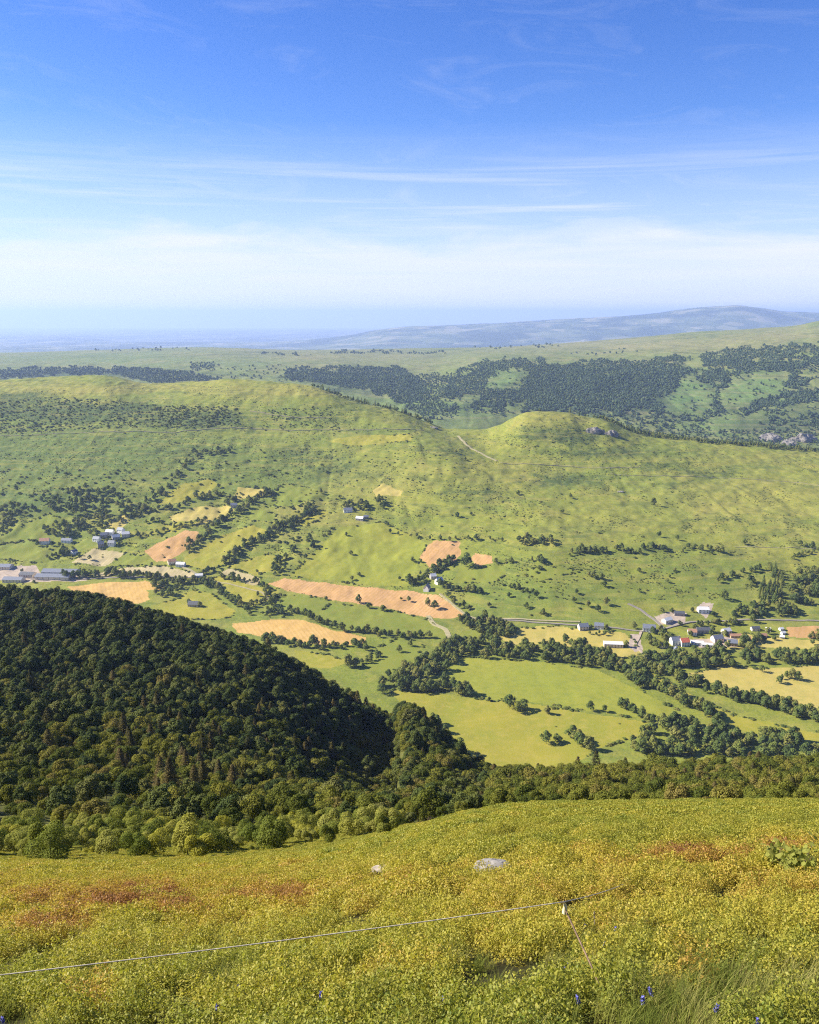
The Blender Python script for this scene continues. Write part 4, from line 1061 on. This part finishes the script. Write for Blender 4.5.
house('house', 732, 645, 13, 10, 5.0, 3.8, -12, 'wall_ochre', 'roof_slate', 'grey-roofed house with ochre walls at the right of the village')
house('barn', 735, 637, 16, 7, 3.2, 2.2, 4, 'wall_ochre', 'roof_rust', 'long brown-roofed barn behind the ochre house', 'barn', chim=0, wins=3)
house('cabin', 763, 637, 9, 7, 3.4, 2.4, 10, 'wall_ochre', 'roof_rust', 'orange-brown cabin at the right end of the village', 'cabin', chim=0, wins=2)
house('cabin', 768, 631, 7, 6, 3.2, 2.4, -20, 'wall_cream', 'roof_light', 'cream cabin beside a tall tree at the village end', 'cabin', chim=0, wins=2)
house('cabin', 781, 630, 6, 5, 2.6, 1.8, 15, 'wall_white', 'roof_light', 'upper one of three white cabins by the orange field', 'cabin', chim=0, wins=2)
house('cabin', 783, 634, 6, 5, 2.6, 1.8, 15, 'wall_white', 'roof_light', 'middle one of three white cabins by the orange field', 'cabin', chim=0, wins=2)
house('cabin', 782, 638, 6, 5, 2.6, 1.8, -25, 'wall_cream', 'roof_light', 'lowest one of three white cabins by the orange field', 'cabin', chim=0, wins=2)
house('house', 663, 647, 11, 8, 4.4, 3.4, 30, 'wall_cream', 'roof_slate', 'small cream house left of the white gabled cottage')
house('house', 692, 634, 12, 8, 4.6, 3.6, -8, 'wall_white', 'roof_rust', 'brown-roofed white house behind the bright red roof')
house('house', 726, 633, 12, 9, 4.6, 3.4, 20, 'wall_cream', 'roof_light', 'pale-roofed house above the steep blue slate roof')
house('cottage', 747, 641, 9, 7, 3.6, 3.0, -15, 'wall_white', 'roof_rust', 'small brown-roofed cottage right of the ochre house', wins=2)
house('barn', 755, 630, 12, 7, 3.6, 2.4, 5, 'wall_cream', 'roof_dark', 'dark-roofed shed by the road at the village end', 'barn', chim=0, wins=2)
# farm in the middle
house('house', 427, 590, 11, 9, 4.6, 6.0, 70, 'wall_white', 'roof_slate', 'steep white gabled house above the big orange field', wins=2)
house('house', 439, 583, 12, 9, 5.6, 4.4, 40, 'wall_white', 'roof_light', 'white house among trees right of the steep gable')
house('cottage', 433, 578, 10, 8, 4.6, 3.6, 20, 'wall_stone', 'roof_light', 'small stone cottage behind the steep white gable', wins=2)
# upper hamlet
house('house', 348, 512, 17, 10, 5.0, 4.2, 8, 'wall_white', 'roof_slate', 'blue-roofed house in front of the upper grove')
house('house', 360, 520, 15, 9, 4.2, 3.6, -20, 'wall_stone', 'roof_light', 'pale-roofed stone house below the upper grove')
house('shed', 366, 518, 9, 7, 3.4, 2.6, 10, 'wall_stone', 'roof_slate', 'small grey shed at the end of the upper hamlet', 'shed', chim=0, wins=2)
house('house', 234, 507, 13, 9, 5.0, 3.8, 12, 'wall_cream', 'roof_slate', 'lone house by a large dark tree at the dry meadow')
# hamlet on the left
HAM = [(97,541,14,-20,'wall_white','roof_slate','leftmost house of the grey hamlet, white with slate roof'),
 (104,537,13,15,'wall_stone','roof_slate','stone house second from the left in the grey hamlet'),
 (110,534,15,-10,'wall_white','roof_light','pale-roofed house at the back of the grey hamlet'),
 (116,539,14,30,'wall_stone','roof_light','stone house with pale roof in the middle of the grey hamlet'),
 (121,532,13,-25,'wall_white','roof_slate','topmost white house of the grey hamlet'),
 (126,536,14,12,'wall_cream','roof_light','rightmost house of the grey hamlet, cream with pale roof'),
 (112,545,13,-12,'wall_white','roof_slate','lowest house of the grey hamlet beside the straw field'),
 (101,546,11,22,'wall_stone','roof_slate','small stone house at the lower left of the grey hamlet')]
for x, y, L, rz, wl_, rf_, lab in HAM:
    house('house', x, y, L, 9, 5.2, 4.2, rz, wl_, rf_, lab)
house('house', 45, 543, 18, 11, 5.6, 4.6, 5, 'wall_white', 'roof_rust', 'red-roofed house among trees above the bright green meadow')
house('house', 67, 542, 19, 10, 4.4, 3.6, -8, 'wall_white', 'roof_slate', 'grey-roofed white house right of the red-roofed one')
house('house', 74, 554, 11, 8, 6.0, 3.0, 60, 'wall_white', 'roof_slate', 'narrow white house at the end of the clump beside the barns', wins=2)
house('barn', 172, 563, 14, 9, 4.4, 3.4, 25, 'wall_cream', 'roof_rust', 'left barn of the pair under the small orange field', 'barn', chim=0, wins=2)
house('barn', 181, 566, 16, 9, 4.4, 3.4, -10, 'wall_white', 'roof_light', 'right barn of the pair under the small orange field', 'barn', chim=0, wins=3)
house('shed', 199, 577, 13, 9, 4.2, 2.4, 10, 'wall_white', 'roof_light', 'bright white shed at the right tip of the straw field', 'shed', chim=0, wins=2)
house('barn', 194, 606, 17, 10, 4.2, 4.4, -6, 'wall_stone', 'roof_dark', 'dark-roofed barn alone in the small meadow above the wood', 'barn', chim=0, wins=2)
# the long barns
for x, y, L, W, rz, rf_, lab in [(61,573,62,22,-3,'roof_slate','upper one of two long blue-grey livestock barns'),(54,578,60,20,-3,'roof_slate','lower one of two long blue-grey livestock barns'),
  (4,568,30,18,-4,'roof_slate','blue-roofed barn at the left border above the farm yard'),(28,576,26,15,-8,'roof_dark','dark barn beside the sandy farm yard'),(14,581,34,16,-4,'roof_slate','grey barn just above the dark wood at the left')]:
    house('barn', x, y, L, W, 4.6, 3.6, rz, 'wall_cream', rf_, lab, 'barn', chim=0, wins=6)

# ------------------------------------------------------------------ rocks and crags
def rock(name, loc, size, seed, mat, label, cat='rock', rz=0., freq=1.3, sub=4, amp=.35):
    bm = bmesh.new(); bmesh.ops.create_icosphere(bm, subdivisions=sub, radius=1.0)
    n = np.array([v.co for v in bm.verts])
    d = 1 + (fbm(n[:, 0] * freq + n[:, 2] * .7, n[:, 1] * freq - n[:, 2] * .9, seed, 4) - .5) * amp * 2
    d = np.round(d * 9) / 9 * .5 + d * .5
    for v, k in zip(bm.verts, d):
        v.co = Vector((v.co.x * k * size[0], v.co.y * k * size[1], v.co.z * k * size[2]))
    o = bm_obj(name, bm, mat, None, loc); o.rotation_euler = (0, 0, rz); tag(o, label, cat); return o
BOULDERS = []
p = G(494, 878); BOULDERS.append((p.x, p.y, .42)); rock('boulder', p + Vector((0, .0, .18)), (.28, .16, .10), 4, M['rock'], 'pale flat grey boulder lying in the heath')
p = G(381, 874); BOULDERS.append((p.x, p.y, .20)); rock('boulder', p + Vector((0, .05, .06)), (.19, .12, .07), 9, M['deadwood'], 'small brownish stone half sunk in the heath')
p = G(606, 821); BOULDERS.append((p.x, p.y, .2)); rock('boulder', p + Vector((0, .1, .16)), (.10, .08, .05), 12, M['rock'], 'little pale stone near the far rim of the heath')
for k, (x, y, w, h) in enumerate([(595,433,26,14),(611,435,19,11)]):
    p = G(x, y); rock('crag', p + Vector((0, 3, 0)), (w, 10, h), 20 + k, M['crag'], ['grey crag on the right flank of the knoll', 'smaller grey crag beside the larger crag on the knoll'][k], 'crag', freq=2.6, amp=.6)
for k, (x, y, w, h) in enumerate([(772,442,45,26),(805,443,60,30),(790,446,35,18)]):
    p = G(x, y - 2); rock('cliff', p + Vector((0, 10, -4)), (w, 30, h), 30 + k, M['crag'], ['pale cliff left of two others above the crest trees', 'widest pale cliff above the crest trees', 'low pale cliff between the two larger cliffs'][k], 'cliff', freq=2.6, amp=.6)
p = G(434, 428); rock('crag', p, (14, 8, 4), 44, M['crag'], 'low bare outcrop on the saddle left of the knoll', 'crag', freq=2.6, amp=.6)
p = G(621, 492); rock('boulder', p, (7, 4, 2.5), 45, M['rock'], 'pale stony patch high on the open hillside', 'rock', freq=2.6, amp=.6)

# ------------------------------------------------------------------ the heath: ground cover
def clump_mesh(name, seed, n, rad, hgt, leaf, mat):
    g = np.random.default_rng(seed)
    a = g.uniform(0, 6.283, n); r_ = rad * np.sqrt(g.uniform(0, 1, n))
    z = hgt * (1 - (r_ / rad) ** 2 * .75) * g.uniform(.45, 1.05, n)
    pos = np.stack([np.cos(a) * r_, np.sin(a) * r_, z], 1)
    nrm = np.stack([np.cos(a) * .35, np.sin(a) * .35, np.ones(n)], 1) + rand_dirs(n, g) * .85
    nrm /= np.linalg.norm(nrm, axis=1)[:, None]
    V, F = leaf_quads(pos, nrm, leaf * g.uniform(.6, 1.3, n), g, 1.45)
    return mesh_np(name, V, F, mat)
def tuft_mesh(name, seed, n, rad, hgt, mat, wid=.0035):
    g = np.random.default_rng(seed); Vs, Fs = [], []
    for k in range(n):
        a = g.uniform(0, 6.28); r_ = rad * math.sqrt(g.uniform()); b = g.uniform(0, 6.28); l = hgt * g.uniform(.5, 1.1); ln = g.uniform(.15, .7) * l
        x, y = math.cos(a) * r_, math.sin(a) * r_; w = wid; tx, ty = -math.sin(b) * w, math.cos(b) * w
        o = len(Vs)
        for t in (0, .45, .8, 1):
            cx, cy, cz = x + math.cos(b) * ln * t * t, y + math.sin(b) * ln * t * t, l * t * (1 - .25 * t * t)
            s_ = 1 - t * .9
            Vs += [(cx - tx * s_, cy - ty * s_, cz), (cx + tx * s_, cy + ty * s_, cz)]
        for q in range(3): Fs.append((o + 2*q, o + 2*q + 1, o + 2*q + 3, o + 2*q + 2))
    return mesh_np(name, Vs, Fs, mat)
CL = [clump_mesh('clump', 500 + k, 330, .14, .20, .0066, M['leaf_heath']) for k in range(5)]
CM = [clump_mesh('clump', 520 + k, 520, .27, .23, .0100, M['leaf_heath']) for k in range(5)]
CF = [clump_mesh('clump', 540 + k, 900, .50, .20, .0165, M['leaf_heath']) for k in range(4)]
TU = [tuft_mesh('tuft', 560 + k, 60, .08, .25, M['leaf_grass'], .0021) for k in range(4)]
g = np.random.default_rng(81)
def heath_points(y0, y1, step, lim=.72):
    X, Y = jittered(-lim * y1 - 3, lim * y1 + 3, y0, y1, step, g)
    k = np.abs(X) < lim * Y + (1.2 if lim < .8 else 3.5); X, Y = X[k], Y[k]
    Z = H(X, Y); return X, Y, Z
def heath_tint(X, Y):
    px, py, _ = proj(X, Y, H(X, Y))
    t = np.interp(py, [800, 850, 880, 905, 940, 975, 1024], [.31, .34, .51, .57, .43, .35, .28]) + (fbm(X / .9, Y / .9, 61, 3) - .5) * .34
    r_ = np.zeros(len(X))
    for bx, by, rx, ry, w in [(130,915,90,14,.55),(50,935,60,14,.45),(690,862,75,10,.75),(770,856,60,10,.55),(620,872,40,8,.45),(270,905,60,12,.4),(150,900,50,8,.5),(85,1015,20,14,.6),(700,985,30,22,.35),(400,985,60,18,.15)]:
        r_ = np.maximum(r_, np.exp(-(((px - bx) / rx) ** 2 + ((py - by) / ry) ** 2)) * w)
    return np.clip(t + r_ * np.clip(fbm(X / .5, Y / .5, 63, 2) * 2.6 - .5, 0, 1), 0, 1)
hp = []
for y0, y1, step, cs, lo in ((1.2, 9.5, .115, 0, .84), (9.5, 22, .20, 5, .9), (22, 84, .38, 10, .97)):
    X, Y, Z = heath_points(y0, y1, step, .72 if y0 > 9 else 1.0)
    px, py, _ = proj(X, Y, Z)
    k = (px > -420) & (px < 1240) & (py < 2000)
    gap = fbm(X / .55, Y / .55, 71, 2)                       # holes between the cushions
    for bq in BOULDERS: k &= np.hypot(X - bq[0], (Y - bq[1] + bq[2] * .5) * .8) > bq[2]
    thr = np.interp(Y, [0, 9, 22, 40], [.42, .41, .36, .26])
    k &= (gap > thr - .5)
    X, Y, Z, gap, thr = X[k], Y[k], Z[k], gap[k], thr[k]; n = len(X)
    mound = np.where(gap > thr, np.clip((gap - thr) * 8 + .65, .6, 1.3) + g.normal(0, .1, n), .14)
    s_ = g.uniform(.7, 1.2, n) * np.where(gap > thr, 1, .85)
    hp.append((np.c_[X, Y, Z - .01 - .03 * (gap <= thr) * (Y < 22)], cs + g.integers(0, 5 if cs < 10 else 4, n), g.uniform(0, 6.28, n), s_, s_ * mound, np.clip(heath_tint(X, Y) + g.normal(0, .07, n), 0, 1)))
A = [np.concatenate([h[k] for h in hp]) for k in range(6)]
N_ = np.stack([g.normal(0, .1, len(A[2])) + .42, g.normal(0, .1, len(A[2])), np.zeros(len(A[2]))], 1)
rotv = np.stack([g.normal(-.5, .1, len(A[2])), g.normal(0, .12, len(A[2])), g.uniform(-.6, .6, len(A[2]))], 1)
scatter('heath_cover', A[0], A[1], rotv, A[3], A[4], CL + CM + CF, A[5])
X, Y, Z = heath_points(2.6, 9, .13)
px, py, _ = proj(X, Y, Z)
pd = np.interp(py, [905, 950, 990, 1024], [.0, .06, .20, .42]) * np.clip(fbm(X / .5, Y / .5, 88, 2) * 2.4 - .6, .1, 1.3)
for bx, by, rx, ry, w in [(650,985,75,45,1.0),(740,1005,60,30,.6),(225,985,30,30,.5),(620,1015,60,25,.7),(130,990,60,30,.3),(560,1000,40,20,.4)]:
    pd = pd + np.exp(-(((px - bx) / rx) ** 2 + ((py - by) / ry) ** 2)) * w * .75
k = (g.uniform(size=len(X)) < pd) & (px > -130) & (px < 950)
X, Y, Z = X[k], Y[k], Z[k]; n = len(X); s_ = g.uniform(.7, 1.25, n)
scatter('grass', np.c_[X, Y, Z], g.integers(0, 4, n), g.uniform(0, 6.28, n), s_, s_, TU)

# ------------------------------------------------------------------ small things in the heath
def tube_obj(name, pts, rad, mat, parent=None, sides=8, rb=None):
    pts = [Vector(p) for p in pts]; n = len(pts); Vs, Fs = [], []
    for i, p in enumerate(pts):
        t = (pts[min(i + 1, n - 1)] - pts[max(i - 1, 0)]).normalized()
        a = t.cross(Vector((0, 0, 1)) if abs(t.z) < .9 else Vector((1, 0, 0))).normalized(); b = t.cross(a)
        r_ = rad if rb is None else rad + (rb - rad) * i / (n - 1)
        for s in range(sides):
            q = 2 * math.pi * s / sides; Vs.append(p + a * math.cos(q) * r_ + b * math.sin(q) * r_)
    for i in range(n - 1):
        for s in range(sides):
            Fs.append((i*sides + s, i*sides + (s+1) % sides, (i+1)*sides + (s+1) % sides, (i+1)*sides + s))
    return link(name, mesh_np(name, Vs, Fs, mat, smooth=True), parent)
a, b = P(-60, 982, 3.9), P(563, 902, 5.0)
c = G(632, 884)
pts = []
for k in range(41):
    t = k / 40; q = a.lerp(b, t); q.z -= .05 * 4 * t * (1 - t) * .35; pts.append(q)
for k in range(1, 25):
    t = k / 24; q = b.lerp(c + Vector((0, 0, .06)), t); q.z -= .03 * 4 * t * (1 - t); pts.append(q)
pts += [c + Vector((.25, .5, -.15))]
tag(tube_obj('fence_tape', pts, .0032, M['rope']), 'thin pale electric fence tape strung low across the heath', 'fence tape')
top = P(565, 909, 5.0); foot = G(618, 1016)
post = empty('fence_post', foot); tag(post, 'leaning rusty fence rod with a pale insulator at its top', 'fence post')
foot = foot - Vector((0, 0, .1))
z0 = Vector(post.location)
mid = (top + foot) / 2 + Vector((.012, 0, 0))
tube_obj('rod', [foot - z0, mid - z0, top - z0], .006, M['rust'], post)
tube_obj('insulator', [top - z0 + Vector((0, 0, -.03)), top - z0 + Vector((0, 0, 0)), top - z0 + Vector((0, -.004, .02)), top - z0 + Vector((-.01, -.006, .05))], 0.019, M['plastic'], post, 10, .008)
f2 = G(597, 938)
tag(tube_obj('dead_stick', [f2 - Vector((0, 0, .1)), f2 + Vector((-.02, 0, .1)), f2 + Vector((-.035, .01, .26))], .014, M['deadwood'], None, 7, .006), 'short grey dead stick standing in the heath beside the rod', 'stick')

# blue flower spikes
pet = bmesh.new()
for k in range(16):
    t = k / 16; a_ = k * 2.4; rr = .016 * (1 - t * .55)
    m4 = Matrix.Translation((math.cos(a_) * rr, math.sin(a_) * rr, .0 + t * .075)) @ Matrix.Rotation(a_, 4, 'Z') @ Matrix.Rotation(.7, 4, 'Y')
    bmesh.ops.create_cone(pet, cap_ends=False, segments=6, radius1=.009, radius2=.003, depth=.018, matrix=m4)
petal_me = bpy.data.meshes.new('petals'); pet.to_mesh(petal_me); pet.free(); petal_me.materials.append(M['petal'])
FL = [(584,925,'blue flower spike between the dead stick and the leaning rod'),(616,928,'upper blue flower of a pair right of the dead stick'),(619,935,'lower blue flower of a pair right of the dead stick'),(604,943,'blue flower just left of the pair beyond the rod'),
 (579,998,'blue flower low on the left of the rod'),(652,990,'right blue flower of a pair in the pale grass'),(643,998,'left blue flower of a pair in the pale grass'),(716,1006,'tall blue flower right of the pale grass'),(759,1019,'blue flower at the lower right of the heath'),
 (565,966,'faint blue flower in the shade left of the rod'),(321,995,'blue flower at the lower middle, left of the bare patch'),(443,1000,'blue flower in the leaves at the lower middle'),(379,963,'small blue flower in the leaves under the tape'),
 (238,987,'upper blue flower in the grass under the tape'),(216,1006,'lower blue flower in the grass under the tape'),(3,1021,'blue flower in the lower left corner of the heath')]
for x, y, lab in FL:
    p = G(x, y + 14); top_ = P(x, y + 2, p.y - .13) 
    o = empty('blue_flower', p); tag(o, lab, 'flower')
    d = top_ - p
    tube_obj('stem', [(0, 0, -.03), d * .5 + Vector((.005, 0, .01)), d], .0028, M['stem'], o, 5)
    f = link('petals', petal_me, o, d - Vector((0, 0, .02))); f.rotation_euler = (random.uniform(-.3, .3), random.uniform(-.3, .3), random.uniform(0, 6)); f.scale = (random.uniform(.6, .9),) * 3

# sapling at the right
def sapling(px_, py_, h, label, seed):
    g = np.random.default_rng(seed); p = G(px_, py_); o = empty('sapling', p); tag(o, label, 'sapling')
    LV, LF, off = [], [], 0
    for k in range(7):
        a_ = k * 2.4 + seed; ln = h * g.uniform(.6, 1.0)
        tip = Vector((math.cos(a_) * h * g.uniform(.15, .55), math.sin(a_) * h * .3, ln))
        bpts = [Vector((0, 0, -.05)), tip * .5 + Vector((0, 0, h * .08)), tip]
        tube_obj('branch', bpts, .010, M['bark'], o, 5, .003)
        n = 26
        t = g.uniform(.3, 1.05, n)[:, None]; base = np.array(bpts[1]) * 2 * np.minimum(t, .5) + (np.array(tip) - np.array(bpts[1])) * 2 * np.maximum(t - .5, 0)
        pos = base + g.normal(0, .045, (n, 3)); nrm = rand_dirs(n, g) * .8 + [0, -.2, 1]; nrm /= np.linalg.norm(nrm, axis=1)[:, None]
        V_, F_ = leaf_quads(pos, nrm, .034 * g.uniform(.7, 1.3, n), g, 1.3); LV.append(V_); LF.append(F_ + off); off += len(V_)
    link('foliage', mesh_np('foliage', np.concatenate(LV), np.concatenate(LF), M['leaf_sapling']), o)
sapling(797, 884, .62, 'leafy pale green sapling at the right of the heath', 3)
sapling(776, 878, .5, 'smaller leafy sapling left of the taller one', 5)

# ------------------------------------------------------------------ air
m, nt, out = newmat('haze_air')
pv = nt.nodes.new('ShaderNodeVolumePrincipled')
pv.inputs['Color'].default_value = (.47, .61, 1.0, 1); pv.inputs['Density'].default_value = 3.7e-5; pv.inputs['Anisotropy'].default_value = .2
nt.links.new(pv.outputs[0], out.inputs['Volume'])
bm = bmesh.new(); box(bm, -125000, 125000, -120, 95000, -1700, 340)
struct(bm_obj('haze', bm, m), 'stuff')

# ------------------------------------------------------------------ light and sky
SUN_EL, SUN_AZ = R(34), math.atan2(-.985, .17)
to_sun = Vector((math.sin(SUN_AZ) * math.cos(SUN_EL), math.cos(SUN_AZ) * math.cos(SUN_EL), math.sin(SUN_EL)))
sd = bpy.data.lights.new('sun', 'SUN'); sd.energy = 5.0; sd.angle = R(.5); sd.color = (1.0, .93, .80)
so = bpy.data.objects.new('sun', sd); COL.objects.link(so); so.rotation_euler = to_sun.to_track_quat('Z', 'Y').to_euler(); so.location = (0, 0, 900)

w = bpy.data.worlds.new('World'); SC.world = w; w.use_nodes = True
nt = w.node_tree; nt.nodes.clear(); b = NB(nt)
wo = b.n('ShaderNodeOutputWorld'); bg = b.n('ShaderNodeBackground'); bg.inputs['Strength'].default_value = .082
sky = b.n('ShaderNodeTexSky'); sky.sky_type = 'NISHITA'; sky.sun_disc = False; sky.sun_elevation = SUN_EL; sky.sun_rotation = SUN_AZ % (2 * math.pi)
sky.altitude = 1500; sky.air_density = 1.0; sky.dust_density = .6; sky.ozone_density = 3.0
tc = b.n('ShaderNodeTexCoord'); D = tc.outputs['Generated']
sx = b.n('ShaderNodeSeparateXYZ'); b.l(D, sx.inputs[0])
el = sx.outputs[2]
az = b.math('ARCTAN2', sx.outputs[0], sx.outputs[1])
def streaks(ka, ke, scale, detail=6, rough=.6, dist=.6, off=0., tilt=0.):
    cv = b.n('ShaderNodeCombineXYZ'); b.l(b.math('MULTIPLY', az, ka), cv.inputs[0])
    e2 = b.math('ADD', b.math('MULTIPLY', el, ke), b.math('MULTIPLY', az, tilt)); b.l(e2, cv.inputs[1]); cv.inputs[2].default_value = off
    return b.noise(cv.outputs[0], scale, detail, rough, dist)
band = b.math('MULTIPLY', b.rng(b.math('ADD', el, b.rng(streaks(2, 8, 2.2, 5, .6, .4), .35, .65, -.02, .02)), .066, .092, 1, 0), 1.)
s1 = b.rng(streaks(1.6, 26, 2.0, 7, .62, .5), .40, .68)
s2 = b.rng(streaks(3.5, 16, 1.7, 8, .68, 1.2, 4.2, .8), .53, .75)
s2 = b.math('MULTIPLY', s2, b.rng(el, .08, .18, .9, .28))
s3 = b.math('MULTIPLY', b.rng(streaks(1.2, 40, 1.6, 6, .6, .3, 9.), .50, .66), b.math('MULTIPLY', b.rng(el, .07, .10, 0, 1), b.rng(el, .12, .19, 1, 0)))
cl = b.math('MULTIPLY', band, b.math('ADD', .52, b.math('MULTIPLY', s1, .48)))
cl = b.math('MAXIMUM', cl, b.math('MULTIPLY', s2, .42)); cl = b.math('MAXIMUM', cl, b.math('MULTIPLY', s3, .5))
hs = b.n('ShaderNodeHueSaturation'); hs.inputs['Saturation'].default_value = 1.3; hs.inputs['Hue'].default_value = .52; b.l(sky.outputs[0], hs.inputs['Color'])
col = b.mix(cl, b.mix(b.rng(el, .02, .20, .8, 0), hs.outputs[0], (3.6, 4.05, 5.3)), (4.8, 5.0, 5.6))
b.l(col, bg.inputs['Color']); b.l(bg.outputs[0], wo.inputs['Surface'])

# ------------------------------------------------------------------ render settings
SC.view_settings.view_transform = 'Standard'; SC.view_settings.look = 'None'; SC.view_settings.gamma = 1.0; SC.view_settings.use_curve_mapping = False
SC.view_settings.exposure = 1.24
SC.render.engine = 'CYCLES'
cy = SC.cycles
cy.max_bounces = 5; cy.diffuse_bounces = 2; cy.glossy_bounces = 1; cy.transmission_bounces = 3; cy.volume_bounces = 1; cy.transparent_max_bounces = 4
cy.use_denoising = False; cy.filter_width = 1.15
cy.caustics_reflective = False; cy.caustics_refractive = False
print('BUILT', len(SC.objects), 'broadleaf', n_b, 'conifer', n_c, 'bush', n_s, 'field', len(chosen), 'valley stuff', len(stuff_i), 'far', len(fg), 'heath', len(A[0]), 'grass', n)
